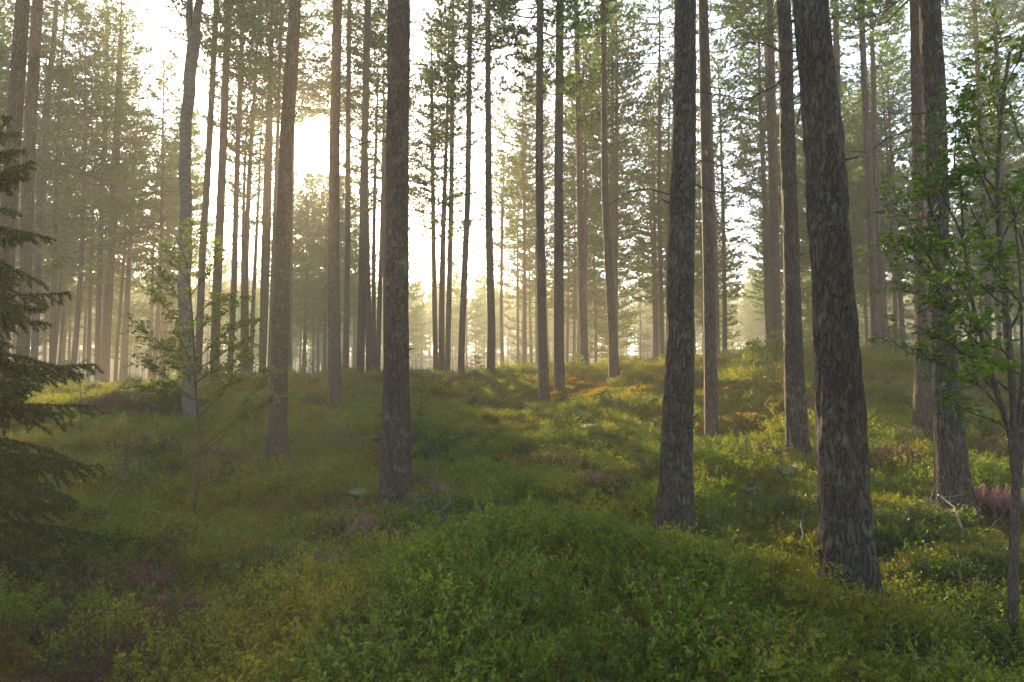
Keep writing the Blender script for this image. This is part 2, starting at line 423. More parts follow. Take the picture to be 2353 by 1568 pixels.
def axis(a, b, s0, g):
    v = [a]; s = s0
    while v[-1] < b: v.append(v[-1] + s); s *= g
    return v
xs = np.array(axis(0, 420, .13, 1.022)); xs = np.r_[-xs[:0:-1], xs]
ys = np.r_[-np.array(axis(1, 200, .5, 1.2))[::-1], np.array(axis(-.8, 600, .12, 1.0165))]
gx, gy = np.meshgrid(xs, ys)
gz = height(gx, gy)
g = MB(); nx, ny = len(xs), len(ys)
i = np.arange(ny - 1)[:, None] * nx; j = np.arange(nx - 1)[None, :]
g.add(np.stack([gx, gy, gz], -1).reshape(-1, 3), np.stack([i + j, i + j + 1, i + nx + j + 1, i + nx + j], -1).reshape(-1, 4))
tag(g.build('ground', [M_ground], smooth=True), kind='structure', label='mossy undulating forest floor')

# ------------------------------------------------------------------ trunk and crown builders
def smooth_path(P, W, zs):
    P = np.array(P); z = P[:, 2]
    return np.stack([np.interp(zs, z, P[:, 0]), np.interp(zs, z, P[:, 1])], -1), np.interp(zs, z, W)
def trunk_mesh(path, rad, near, seed):
    """path: N x 3 relative to the base, rad: N"""
    mb = MB()
    n = {0: 10, 1: 40, 2: 80}[near]
    b = None
    if near:
        amp = .018 if near == 2 else .011
        r0 = rad[3]
        def b(a, z):
            u = (a + .15 * np.sin(z * 3 + seed)) * r0
            pl = vnoise(np.cos(a) * r0 * 26 + z * 1.0 + seed * 9, np.sin(a) * r0 * 26 + z * 5.5, seed)
            rd = 1 - np.abs(vnoise(np.cos(a) * r0 * 34 + 50 + 0 * z, np.sin(a) * r0 * 34 + z * 9, seed + 5) * 2 - 1)
            big = vnoise(np.cos(a) * 1.3 + 9 + z * .9, np.sin(a) * 1.3 + z * .7, seed + 2) - .5
            root = np.exp(-np.maximum(z, 0) / .33) * r0 * (.52 * np.maximum(0, np.sin(a * 4 + seed)) ** 2 + .25 * np.maximum(0, np.sin(a * 3 + 2 * seed)) ** 3)
            return root + amp * (pl * 1.2 + rd * .9 - .9) + .018 * big * (r0 / .16)
    tube(mb, path, rad, n, 0, b)
    return mb

def pine_crown(seed, L=11.0, Rm=1.9, dens=1.0, lean=0.0):
    """crown with its own limbs; origin on the stem at the crown's base, tip at z = L"""
    rg = np.random.default_rng(seed)
    mb = MB(); BP = []; BD = []
    z = .2
    while z < L - .15:
        t = z / L
        prof = Rm * (0.55 + .9 * min(t / .3, 1) * (1 - .45 * min(t / .3, 1))) * (1 - max(0, (t - .35) / .65) ** 1.5 * .86)
        k = rg.integers(2, 5)
        a0 = rg.uniform(0, 2 * np.pi)
        for q in range(k):
            if rg.random() < .16: continue
            a = a0 + q * 2 * np.pi / k + rg.normal(0, .35)
            ln = prof * rg.uniform(.55, 1.2)
            el = R(-8 + 50 * t ** 1.3) + rg.normal(0, .16)
            nseg = 9; s = np.linspace(0, 1, nseg)
            dirv = np.array([math.cos(a), math.sin(a)])
            wob = rg.normal(0, .05, 2)
            rise = ln * (math.sin(el) * s + (-.10) * np.sin(s * 3.1) + .16 * s ** 3)
            P = np.c_[dirv[0] * ln * math.cos(el) * s + wob[0] * np.sin(s * 5), dirv[1] * ln * math.cos(el) * s + wob[1] * np.sin(s * 5), z + rise]
            tube(mb, P, np.linspace(.012 + .012 * ln, .005, nseg), 4, 1, cap=False)
            nb = max(3, int(ln / .17))
            for m_ in range(nb + 1):
                u = .28 + .72 * (m_ + rg.uniform(-.3, .3)) / nb if m_ < nb else 1.0
                u = min(max(u, .2), 1)
                c = np.array([np.interp(u, s, P[:, kk]) for kk in range(3)])
                sl = (.5 * (1.15 - u) + .16) * min(ln, 1.8) * rg.uniform(.5, 1.1)
                side = (1 if m_ % 2 else -1) * rg.uniform(.5, 1.1) if m_ < nb else 0
                d = np.array([math.cos(a + side), math.sin(a + side), .18 + .2 * rg.random()])
                d /= np.linalg.norm(d)
                e = c + d * sl + np.array([0, 0, .05 * sl])
                if sl > .25: tube(mb, [c, (c + e) / 2 - [0, 0, .02], e], [.007, .005, .003], 3, 1, cap=False)
                nt_ = max(3, int(sl / .11 * dens))
                for w in range(nt_):
                    f = 1 - w / nt_ * .8
                    pos = c + (e - c) * f + rg.normal(0, .03, 3)
                    nbld = 7
                    dd = unit(rg.normal(0, .62, (nbld, 3)) + d + [0, 0, .35])
                    BP.append(np.repeat(pos[None], nbld, 0) + rg.normal(0, .02, (nbld, 3))); BD.append(dd)
        z += rg.uniform(.28, .5) * (1 - .4 * t)
    BP = np.concatenate(BP); BD = np.concatenate(BD)
    blades(mb, BP, BD, rg.uniform(.10, .19, len(BP)), rg.uniform(.026, .048, len(BP)))
    # dead lower twigs
    for q in range(7):
        zz = -rg.uniform(.1, 4.5); a = rg.uniform(0, 6.28); ln = rg.uniform(.3, 1.3)
        s = np.linspace(0, 1, 5)
        P = np.c_[np.cos(a + .2 * s) * ln * s, np.sin(a + .2 * s) * ln * s, zz + ln * (-.15 * s + .1 * np.sin(s * 6 + q))]
        tube(mb, P, np.linspace(.012, .004, 5), 4, 1, cap=False)
    return mb

CROWNS = []
for k, (L, Rm) in enumerate([(12, 1.9), (11, 1.7), (13, 2.1), (10.5, 1.6), (13.5, 1.8), (10, 2.0)]):
    CROWNS.append((L, pine_crown(100 + k, L, Rm).mesh('crown', [M_needle, M_bark])))

def add_obj(name, mesh, parent, loc=(0, 0, 0), rz=0.0, sc=(1, 1, 1)):
    o = bpy.data.objects.new(name, mesh); COL.objects.link(o)
    o.parent = parent; o.location = loc; o.rotation_euler = (0, 0, rz); o.scale = sc
    return o

HAND = []
for k, T in enumerate(TREES):
    y0 = pix(*T['p'][0][:2], T['d'])[1]
    pts = [pixy(X, Y, y0) for X, Y, _ in T['p']]
    wd = [w / F * T['d'] for *_, w in T['p']]
    base = pts[0].copy(); gzb = h1(base[0], base[1])
    base[2] = gzb
    Hh = T['H'] + base[2] * .5
    zt = base[2] + Hh
    P = [(0, 0, -.25)] + [tuple(q - base) for q in pts if q[2] > base[2] + .05]
    Wd = [wd[0] * .98] + [w for q, w in zip(pts, wd) if q[2] > base[2] + .05]
    if len(P) == len(pts): pass
    topx, topz = P[-1][0], P[-1][2]
    slope = (P[-1][0] - P[-2][0]) / max(P[-1][2] - P[-2][2], .5)
    endx = topx + slope * .4 * (Hh - topz)
    if Hh - topz > .5:
        P.append((endx, .0, Hh)); Wd.append(.03)
    near = T.get('near', 0)
    step = {0: .5, 1: .07, 2: .045}[near]
    vis = min(Hh, P[-2][2] + 2) if near else Hh
    zs = np.arange(-.25, vis, step)
    if vis < Hh: zs = np.r_[zs, np.arange(vis, Hh, .5)]
    zs = np.r_[zs, Hh]
    A = np.array(P); Wn = np.array(Wd)
    # cubic-ish smoothing of the polyline
    dense = np.linspace(zs[0], zs[-1], 400)
    px_ = np.interp(dense, A[:, 2], A[:, 0]); pw_ = np.interp(dense, A[:, 2], Wn)
    ker = np.hanning(41); ker /= ker.sum()
    px_ = np.convolve(np.pad(px_, 20, 'edge'), ker, 'valid'); 
    px_ -= px_[0]
    x_ = np.interp(zs, dense, px_); w_ = np.interp(zs, dense, pw_)
    rr = w_ / 2 * (1 + .13 * np.exp(-np.maximum(zs, 0) / .16))
    yy = .05 * np.sin(zs * .35 + k)* np.clip(zs / 3, 0, 1)
    root = empty('pine_tree', base, T['label'], 'pine tree', 'tall pine trees of the stand')
    mb = trunk_mesh(np.c_[x_, yy, zs], rr, near, k + 3)
    mb.build('trunk', [M_bark_near if near else M_bark], root, smooth=True)
    L, cm = CROWNS[k % len(CROWNS)]
    Lc = T.get('Lc', min(L, Hh * .58))
    sc_ = Lc / L
    add_obj('crown', cm, root, (float(np.interp(Hh - Lc, zs, x_)), float(np.interp(Hh - Lc, zs, yy)), Hh - Lc), random.uniform(0, 6.28), (sc_, sc_, sc_))
    # dead snags on the trunk
    if T['d'] < 40:
        for q in range(5 if near else 4):
            zz = random.uniform(1.2, 6) if near else random.uniform(3, max(4, Hh - Lc)); a = random.uniform(0, 6.28); ln = random.uniform(.06, .22) if near else random.uniform(.15, .6)
            x0 = float(np.interp(zz, zs, x_)); r0 = float(np.interp(zz, zs, rr)) * .9
            s = np.linspace(0, 1, 5)
            sn = MB()
            tube(sn, np.c_[x0 + np.cos(a) * (r0 + ln * s), np.interp(zz, zs, yy) + np.sin(a + .3 * s) * (r0 + ln * s), zz + ln * .3 * s * s - ln * .1 * s], np.linspace(.016, .006, 5), 5)
            sn.build('dead_branch_stub', [M_twig], root)
    if near == 2 or T['p'][0][0] == 2195:      # the long snags the photograph shows
        for (Xa, Ya, Xb, Yb) in ([(1858, 50, 1790, 46), (1866, 203, 1815, 226)] if near == 2 else [(2140, 266, 2090, 258)]):
            a = pixy(Xa + 18, Ya, y0) - base; b = pixy(Xb, Yb, y0 - .05) - base
            sn = MB(); s = np.linspace(0, 1, 6)
            Pq = a[None] + (b - a)[None] * s[:, None] + np.c_[0 * s, 0 * s, .02 * np.sin(s * 5)]
            tube(sn, Pq, np.linspace(.017, .006, 6), 6); sn.build('dead_branch_stub', [M_twig], root)
    HAND.append((base[0], base[1]))

# forked birch
def img_path(pts, y0, base):
    return [pixy(X, Y, y0) - base for X, Y in pts]
T = BIRCH
y0 = pix(*T['p'][0][:2], T['d'])[1]
b0 = pixy(T['p'][0][0], T['p'][0][1], y0); b0[2] = h1(b0[0], b0[1])
broot = empty('birch_tree', b0, 'mottled grey birch trunk forking near the top, rising behind the sapling on the left', 'birch tree')
HAND.append((b0[0], b0[1]))
def birch_limb(pp, n, seed, name):
    q = np.array([pixy(X, Y, y0) - b0 for X, Y, _ in pp]); w = np.array([w for *_, w in pp]) / F * T['d'] / 2
    tt = np.linspace(0, len(q) - 1, 90)
    P = np.stack([np.interp(tt, range(len(q)), q[:, kk]) for kk in range(3)], -1)
    ker = np.hanning(15); ker /= ker.sum()
    for kk in (0,): 
        e = np.pad(P[:, kk], 7, 'edge'); P[:, kk] = np.convolve(e, ker, 'valid')
    P[:, 0] += .012 * np.sin(P[:, 2] * 5.3) + .02 * np.sin(P[:, 2] * 1.7)
    rr = np.interp(tt, range(len(q)), w)
    m = MB(); tube(m, P, rr, n, 0, lambda a, z: .008 * (vnoise(a * 2 + seed, z * 5, seed) - .5))
    return m.build(name, [M_birch], broot, smooth=True), P
birch_limb([(439, 990, 36), (428, 790, 30), (424, 560, 28), (426, 353, 26), (434, 200, 27), (441, 105, 28), (443, 70, 20)], 20, 4, 'trunk')
_, Pl = birch_limb([(437, 130, 17), (435, 60, 16), (437, 0, 14), (443, -150, 11), (452, -330, 7), (455, -450, 3)], 14, 5, 'limb')
_, Pr = birch_limb([(444, 130, 20), (451, 60, 19), (459, 0, 18), (476, -150, 14), (492, -330, 9), (500, -450, 3)], 14, 6, 'limb')

def leafy_twigs(mb, P0, P1, rad, nleaf, ls, rg, drop=0.0, mat_leaf=0, mat_wood=1, spread=.12, wr=.72):
    """a slightly arching twig from P0 to P1 carrying alternate leaves"""
    s = np.linspace(0, 1, 6); P0 = np.array(P0); P1 = np.array(P1)
    ln = np.linalg.norm(P1 - P0)
    P = P0[None] + (P1 - P0)[None] * s[:, None]
    P[:, 2] += ln * (.10 * np.sin(s * np.pi)) - drop * ln * s ** 2
    P[:, 0] += rg.normal(0, .03 * ln) * np.sin(s * 5); P[:, 1] += rg.normal(0, .03 * ln) * np.sin(s * 4)
    tube(mb, P, np.linspace(rad, rad * .35, 6), 4, mat_wood, cap=False)
    u = rg.uniform(.15, 1, nleaf)
    c = np.stack([np.interp(u, s, P[:, kk]) for kk in range(3)], -1)
    d0 = unit(P1 - P0)
    perp = unit(np.cross(d0, [0, 0, 1.0]) + 1e-6)
    sg = rg.choice([-1, 1], nleaf)[:, None]
    D = unit(d0 * .5 + perp * sg * .9 + rg.normal(0, .3, (nleaf, 3)) + [0, 0, -.1])
    Nn = unit(rg.normal(0, .35, (nleaf, 3)) + [0, 0, 1.0])
    st = D * rg.uniform(.01, .03, nleaf)[:, None]
    L = ls * rg.uniform(.7, 1.25, nleaf)
    leaves(mb, c + st, D, Nn, L, L * wr, mat_leaf)
    return P

rg = np.random.default_rng(3)
m = MB()
for Pq in (Pl, Pr):
    for q in range(16):
        c = Pq[rg.integers(25, 89)]; a = rg.uniform(0, 6.28); ln = rg.uniform(.6, 1.6)
        e = c + np.array([math.cos(a) * ln, math.sin(a) * ln, ln * .6])
        P = leafy_twigs(m, c, e, .012, 14, .05, rg)
        for w in range(5):
            cc = P[rg.integers(2, 6)]; aa = a + rg.normal(0, .9); l2 = rg.uniform(.3, .7)
            leafy_twigs(m, cc, cc + np.array([math.cos(aa) * l2, math.sin(aa) * l2, rg.uniform(-.3, .1)]), .005, 16, .05, rg, .3)
m.build('crown', [M_birchleaf, M_twig], broot)

# ------------------------------------------------------------------ pines behind the crest
TM = []
for k in range(5):
    Hh = 21.0; zs = np.arange(-.5, Hh + .01, .7)
    rr = np.interp(zs, [-.5, .3, 2, 11, 21], [.175, .155, .14, .105, .015])
    P = np.c_[.12 * np.sin(zs * .16 * (1 + .2 * k) + k) - .12 * math.sin(k) , .1 * np.sin(zs * .2 + k * 2) - .1 * math.sin(2 * k), zs]
    mb = MB(); tube(mb, P, rr, 9)
    TM.append((mb.mesh('trunk', [M_bark], True), P))
placed = list(HAND)
BACK = []
CA, SA, TE = math.cos(SUN_AZ), math.sin(SUN_AZ), math.tan(SUN_EL)
def uv(x, y): return x * CA - y * SA, x * SA + y * CA
def sample(X, Y, d, z=None):
    q = pix(X, Y, d); u, v = uv(q[0], q[1]); return (u, v, q[2] if z is None else z)
LIT = []                          # clearings in the canopy: ground that the low sun reaches, as (u, v, z, half width)
for X, Y, d, w in [(1370,885,21.5,1.4),(1440,892,21,1.5),(1520,890,21,1.5),(1640,945,16,1.5),(1700,965,15.5,1.4),(1750,1005,13.2,1.1),(230,935,21,1.3),(300,930,21,1.2),(1250,1030,12,.8),(1085,1125,9.6,.6),(2030,1085,10.5,.8),(860,905,20,.9),(520,975,14.5,.7),(1260,862,23,1.2)]:
    LIT.append((*sample(X, Y, d), w))
mrg = np.random.default_rng(5)
LIT = np.array(LIT)
gxx, gyy = np.meshgrid(np.arange(-20, 21, 1.0), np.arange(0, 25, 1.0))
k_ = np.abs(gxx) < .8 * gyy + 2
du, dv = uv(gxx[k_], gyy[k_]); DARK = np.c_[du, dv, height(gxx[k_], gyy[k_]) + .2]
far_from_lit = np.ones(len(DARK), bool)
for L_ in LIT:
    if L_[1] < 29: far_from_lit &= ~((np.abs(DARK[:, 0] - L_[0]) < L_[3] + .4) & (np.abs(DARK[:, 1] - L_[1]) < 2.0))
DARK = DARK[far_from_lit]; cover = np.zeros(len(DARK))
def blocks(S, half, u, v, z0, cb, H, cr):
    hgt = S[:, 2] + TE * (v - S[:, 1])
    return (np.abs(S[:, 0] - u) < half) & (hgt > z0 + cb) & (hgt < z0 + H) & (v > S[:, 1])
for (hx, hy), T in zip(HAND, TREES):
    u, v = uv(hx, hy); cover += blocks(DARK, 1.3, u, v, 1.0, 11, 21, 1.5)
GAPS = [(1420, 1500, 27, 58), (1665, 1765, 27, 75), (935, 990, 27, 50), (2130, 2230, 27, 45), (300, 345, 27, 60)]
prg = np.random.default_rng(21)
def candidate(ymin, ymax, mind):
    y = ymin + (ymax - ymin) * prg.random() ** .85; x = prg.uniform(-.86, .86) * y
    X = 1176.5 + F * x / y
    for (a, b, ya, yb) in GAPS:
        if a < X < b and ya < y < yb: return None
    if any((a - x) ** 2 + (b - y) ** 2 < mind * mind for a, b in placed): return None
    z0 = h1(x, y); vi = int(prg.integers(len(CROWNS))); L = CROWNS[vi][0]
    s = prg.uniform(.76, 1.08); sc_ = prg.uniform(.85, 1.12) * min(1, s * 1.15)
    u, v = uv(x, y); ray_h = CAMZ + TE * v
    if abs(u) < 2.3 and z0 + 21 * s > ray_h - .045 * v - .6 and z0 + 21 * s - L * sc_ < ray_h + 1.5:
        s = (ray_h - .045 * v - .8 - z0) / 21
        if s < .4 : return None
        sc_ = min(sc_, 21 * s * .62 / L)
    H = 21 * s; cb = H - L * sc_
    bl = blocks(LIT, LIT[:, 3] + 1.9, u, v, z0, cb - .3, H - .4, 1.5)
    if bl.any(): return None
    if ((np.abs(LIT[:, 0] - u) < LIT[:, 3] * .85 + .1) & (v > LIT[:, 1]) & (v < LIT[:, 1] + 40)).any(): return None
    return (x, y, z0, s, sc_, vi, u, v, cb, H)
tries = 0
for u, v in [(-2.1, 60), (-1.0, 57), (.2, 62), (1.3, 58.5), (2.3, 61), (3.2, 63), (-.3, 64), (-3.0, 62), (1.9, 64.5), (.6, 46), (-.9, 50), (1.6, 51)]:   # the trees that stand under the sun
    x, y = u * CA + v * SA, -u * SA + v * CA
    z0 = h1(x, y); H = CAMZ + TE * v - .024 * v - .2 - z0; sc_ = min(1.0, H * .62 / CROWNS[2][0])
    placed.append((x, y)); BACK.append((x, y, z0, H / 21, sc_, 2, u, v, H - CROWNS[2][0] * sc_, H))
    cover[blocks(DARK, 1.6, u, v, z0, H - 12 * sc_, H - .5, 1.5)] += 1
for u, v in [(-1.9, 31), (.66, 36), (-3.3, 36), (3.3, 39), (-2.4, 34), (.80, 43), (-1.85, 42), (.96, 52), (-2.3, 51)]:   # high crowns above it
    x, y = u * CA + v * SA, -u * SA + v * CA
    z0 = h1(x, y); cb = CAMZ + TE * v + .036 * v - z0 if abs(u) < 2.5 else 10.5; H = max(22.5, cb + 4.5); sc_ = (H - cb) / CROWNS[5][0]
    placed.append((x, y)); BACK.append((x, y, z0, H / 21, sc_, 5, u, v, cb, H))
while tries < 30000:
    tries += 1
    c = candidate(27, 54, 2.1) if len(BACK) < 178 else candidate(108, 140, 1.6)
    if len(BACK) >= 262: break
    if c is None: continue
    if len(BACK) < 178:
        hit = blocks(DARK, 1.4, c[6], c[7], c[2], c[8] + .3, c[9] - .8, 1.5)
        gain = np.maximum(0, 2.5 - cover[hit]).sum()
        if gain < 5 and prg.random() > (.06 if len(BACK) < 130 else .5): continue
        cover[hit] += 1
    placed.append((c[0], c[1])); BACK.append(c)
print('back trees', len(BACK), 'tries', tries, 'uncovered', (cover < 1).mean(), (cover < 2).mean())
for k, (x, y, z, s, sc_, vi, u, v, cb, H) in enumerate(BACK):
    root = empty('pine_tree', (x, y, float(z)), 'slender pine fading into the sunlit mist beyond the crest of the slope', 'pine tree', 'pines in the mist beyond the crest')
    tm, P = TM[prg.integers(5)]
    th = prg.uniform(.72, 1.05) * min(1, s + .15); rz = prg.uniform(0, 6.28)
    add_obj('trunk', tm, root, (0, 0, 0), rz, (th, th, s))
    L, cm = CROWNS[vi]
    c0 = 21 * s - L * sc_
    cx = float(np.interp(c0 / s, P[:, 2], P[:, 0])) * th; cy = float(np.interp(c0 / s, P[:, 2], P[:, 1])) * th
    add_obj('crown', cm, root, (cx * math.cos(rz) - cy * math.sin(rz), cx * math.sin(rz) + cy * math.cos(rz), c0), prg.uniform(0, 6.28), (1.1, 1.1, sc_) if H > 22 and sc_ < .6 else (sc_, sc_, sc_))

# ------------------------------------------------------------------ instanced ground cover
def gn_group():
    ng = bpy.data.node_groups.new('scatter', 'GeometryNodeTree')
    ng.interface.new_socket('Geometry', in_out='INPUT', socket_type='NodeSocketGeometry')
    ng.interface.new_socket('Source', in_out='INPUT', socket_type='NodeSocketCollection')
    ng.interface.new_socket('Geometry', in_out='OUTPUT', socket_type='NodeSocketGeometry')
    gi = ng.nodes.new('NodeGroupInput'); go = ng.nodes.new('NodeGroupOutput')
    ci = ng.nodes.new('GeometryNodeCollectionInfo'); ci.transform_space = 'ORIGINAL'
    ci.inputs['Separate Children'].default_value = True; ci.inputs['Reset Children'].default_value = True
    ip = ng.nodes.new('GeometryNodeInstanceOnPoints'); ip.inputs['Pick Instance'].default_value = True
    L = ng.links.new
    L(gi.outputs['Geometry'], ip.inputs['Points']); L(gi.outputs['Source'], ci.inputs['Collection'])
    L(ci.outputs[0], ip.inputs['Instance'])
    for nm, dt, sock in (('idx', 'INT', 'Instance Index'), ('rot', 'FLOAT_VECTOR', 'Rotation'), ('scl', 'FLOAT_VECTOR', 'Scale')):
        na = ng.nodes.new('GeometryNodeInputNamedAttribute'); na.data_type = dt; na.inputs[0].default_value = nm
        if nm == 'rot':
            e = ng.nodes.new('FunctionNodeEulerToRotation'); L(na.outputs[0], e.inputs[0]); L(e.outputs[0], ip.inputs[sock])
        else: L(na.outputs[0], ip.inputs[sock])
    L(ip.outputs[0], go.inputs[0])
    return ng
NG = gn_group()
def scatter(name, meshes, P, rot, scl, idx, label, cat='ground cover'):
    c = bpy.data.collections.new(name + '_source')
    for q, me in enumerate(meshes):
        c.objects.link(bpy.data.objects.new('%s_%02d' % (name, q), me))
    me = bpy.data.meshes.new(name)
    me.vertices.add(len(P)); me.vertices.foreach_set('co', P.astype(np.float32).ravel())
    a = me.attributes.new('idx', 'INT', 'POINT'); a.data.foreach_set('value', idx.astype(np.int32))
    a = me.attributes.new('rot', 'FLOAT_VECTOR', 'POINT'); a.data.foreach_set('vector', rot.astype(np.float32).ravel())
    a = me.attributes.new('scl', 'FLOAT_VECTOR', 'POINT'); a.data.foreach_set('vector', scl.astype(np.float32).ravel())
    o = bpy.data.objects.new(name, me); COL.objects.link(o)
    md = o.modifiers.new('scatter', 'NODES'); md.node_group = NG
    for it in NG.interface.items_tree:
        if it.name == 'Source': md[it.identifier] = c
    return tag(o, label, cat, kind='stuff')

def bilberry_clump(seed, mat, nst=20, hgt=.24, ls=.018, sp=.13, leafn=17):
    rg = np.random.default_rng(seed); mb = MB()
    for q in range(nst):
        a = rg.uniform(0, 6.28); r = sp * math.sqrt(rg.random())
        b = np.array([math.cos(a) * r, math.sin(a) * r, -.03]); h = hgt * rg.uniform(.55, 1.1)
        lean = rg.normal(0, .3, 2) + np.array([math.cos(a), math.sin(a)]) * .25
        for br in range(3):
            e = b + np.array([lean[0] * h + rg.normal(0, .04), lean[1] * h + rg.normal(0, .04), h * (1 - .12 * br)])
            st = b + (e - b) * (.0 if br == 0 else .35)
            if br == 0: tube(mb, [b, (b + e) / 2, e], [.0022, .0018, .001], 3, 1, cap=False)
            n = leafn if br == 0 else leafn - 3
            u = rg.uniform(.25, 1.0, n)[:, None]
            D = unit(rg.normal(0, .8, (n, 3)) + [0, 0, .45]); Nn = unit(rg.normal(0, .5, (n, 3)) + [0, 0, 1])
            L = ls * rg.uniform(.65, 1.25, n)
            leaves(mb, st + (e - st) * u + rg.normal(0, .006, (n, 3)), D, Nn, L, L * .62, 0, .2, .1)
    return mb.mesh('clump', [mat, M_twig])
def heather_clump(seed, flower=.3, hgt=.24, sp=.1, nst=26):
    rg = np.random.default_rng(seed); mb = MB()
    for q in range(nst):
        a = rg.uniform(0, 6.28); r = sp * math.sqrt(rg.random())
        b = np.array([math.cos(a) * r, math.sin(a) * r, -.03]); h = hgt * rg.uniform(.6, 1.1)
        e = b + np.array([math.cos(a) * r * 1.1 + rg.normal(0, .02), math.sin(a) * r * 1.1 + rg.normal(0, .02), h])
        tube(mb, [b, (b + e) / 2 + rg.normal(0, .008, 3), e], [.0022, .0016, .001], 3, 1, cap=False)
        n = 34; u = rg.uniform(.15, 1, n)
        P = b + (e - b) * u[:, None]
        D = unit(rg.normal(0, .6, (n, 3)) + [0, 0, .9])
        fl = (u > .62) & (rg.random(n) < flower)
        blades(mb, P[~fl], D[~fl], rg.uniform(.014, .03, (~fl).sum()), .0055, 0)
        if fl.any():
            k = fl.sum(); leaves(mb, np.repeat(P[fl], 2, 0) + rg.normal(0, .004, (2 * k, 3)), rg.normal(0, 1, (2 * k, 3)), rg.normal(0, 1, (2 * k, 3)), .009, .007, 2, .3, 0)
    return mb.mesh('clump', [M_heath, M_twig, M_flower])
def moss_clump(seed, sp=.13):
    rg = np.random.default_rng(seed); mb = MB()
    n = 420; a = rg.uniform(0, 6.28, n); r = sp * np.sqrt(rg.random(n))
    z = .05 * (1 - (r / sp) ** 2) - .01
    P = np.c_[np.cos(a) * r, np.sin(a) * r, z]
    D = unit(np.c_[np.cos(a) * r / sp, np.sin(a) * r / sp, np.full(n, .9)] + rg.normal(0, .45, (n, 3)))
    blades(mb, P, D, rg.uniform(.018, .04, n), .008)
    return mb.mesh('clump', [M_moss])
def grass_clump(seed, n=46, sp=.07, hgt=.2):
    rg = np.random.default_rng(seed); mb = MB()
    for q in range(n):
        a = rg.uniform(0, 6.28); r = sp * rg.random(); h = hgt * rg.uniform(.5, 1.2); l = rg.uniform(.2, .8)
        d = np.array([math.cos(a), math.sin(a), 0]); p = d * r
        m1 = p + d * h * l * .3 + [0, 0, h * .6]; t = p + d * h * l + [0, 0, h * (.95 - .3 * l)]
        s = np.array([-d[1], d[0], 0]) * .0022
        mb.add([p - s, p + s, m1 + s * .8, m1 - s * .8], [[0, 1, 2, 3]]); mb.add([m1 - s * .8, m1 + s * .8, t], [[0, 1, 2]])
    return mb.mesh('clump', [M_grass])

# candidate points
def fan(y0, y1, dens):
    area = (y1 - y0) * ((.80 * y0 + 1.0) + (.80 * y1 + 1.0))
    n = int(area * dens)
    y = np.sqrt(srg.uniform(y0 ** 2, y1 ** 2, n)); x = srg.uniform(-1, 1, n) * (.80 * y + 1.0)
    return np.c_[x, y]
srg = np.random.default_rng(77)
pts = np.vstack([fan(1.7, 6, 105), fan(6, 12, 62), fan(12, 20, 34), fan(20, 33, 17), fan(33, 60, 2.5)])
for (hx, hy) in HAND:
    pts = pts[(pts[:, 0] - hx) ** 2 + (pts[:, 1] - hy) ** 2 > .14 ** 2]
z = height(pts[:, 0], pts[:, 1])
dep = pts[:, 1]
size = np.interp(dep, [2, 6, 12, 20, 33, 60], [.95, 1.1, 1.35, 1.7, 2.2, 3])
size = size * (.55 + .95 * vnoise(pts[:, 0] / .5 + 3, pts[:, 1] / .5, 41))
e = .15
gxn = (height(pts[:, 0] + e, pts[:, 1]) - z) / e; gyn = (height(pts[:, 0], pts[:, 1] + e) - z) / e
n1 = vnoise(pts[:, 0] / .9, pts[:, 1] / .9, 31); n2 = vnoise(pts[:, 0] / 2.2 + 9, pts[:, 1] / 2.2, 32); n3 = vnoise(pts[:, 0] / .45, pts[:, 1] / .45, 33)
r = srg.random(len(pts))
kind = np.zeros(len(pts), int)                                   # bilberry
kind[(n2 > .60) & (r < .75)] = 1                                 # lingonberry
kind[((n1 * .6 + n3 * .4) > .63)] = 3                            # moss
kind[(n1 < .2) & (n2 < .62) & (r < .8)] = 2                      # heather
kind[(r > .965)] = 4
far = np.clip((dep - 13) / 10, 0, 1)
kind[(srg.random(len(pts)) < far * .5) & (kind != 2)] = 3
def blob(X, Y, d, rad, k, pr=.9):
    q = pix(X, Y, d)
    mk = ((pts[:, 0] - q[0]) ** 2 + (pts[:, 1] - q[1]) ** 2 < rad * rad) & (srg.random(len(pts)) < pr)
    kind[mk] = k
blob(330, 1330, 5.2, .45, 2); blob(100, 1480, 4.3, .7, 2, .7); blob(520, 1350, 5.1, .35, 2, .5)
blob(700, 1290, 6.0, .45, 2, .8); blob(1300, 940, 17, .8, 2, .5); blob(280, 985, 15, .9, 2, .8); blob(1040, 900, 24, .8, 2)
blob(1650, 955, 16, 2.2, 3, .8); blob(1430, 895, 21, 2.5, 3, .85); blob(260, 935, 22, 2.5, 3, .8)
mnd = ((pts[:, 0] - .35) / 1.7) ** 2 + ((pts[:, 1] - 4.4) / 1.5) ** 2 < 1
kind[mnd & (srg.random(len(pts)) < .93)] = 0
ang = srg.uniform(0, 6.28, len(pts))
rot = np.c_[np.arctan(gyn) + srg.normal(0, .08, len(pts)), -np.arctan(gxn) + srg.normal(0, .08, len(pts)), ang]
P3 = np.c_[pts, z]
mz = fan(2.6, 16, 1.5); mz = np.vstack([mz, fan(16, 30, .5)])
mk = np.array([min((mz[i, 0] - a) ** 2 + (mz[i, 1] - b) ** 2 for a, b in HAND) > .45 ** 2 for i in range(len(mz))]); mz = mz[mk]
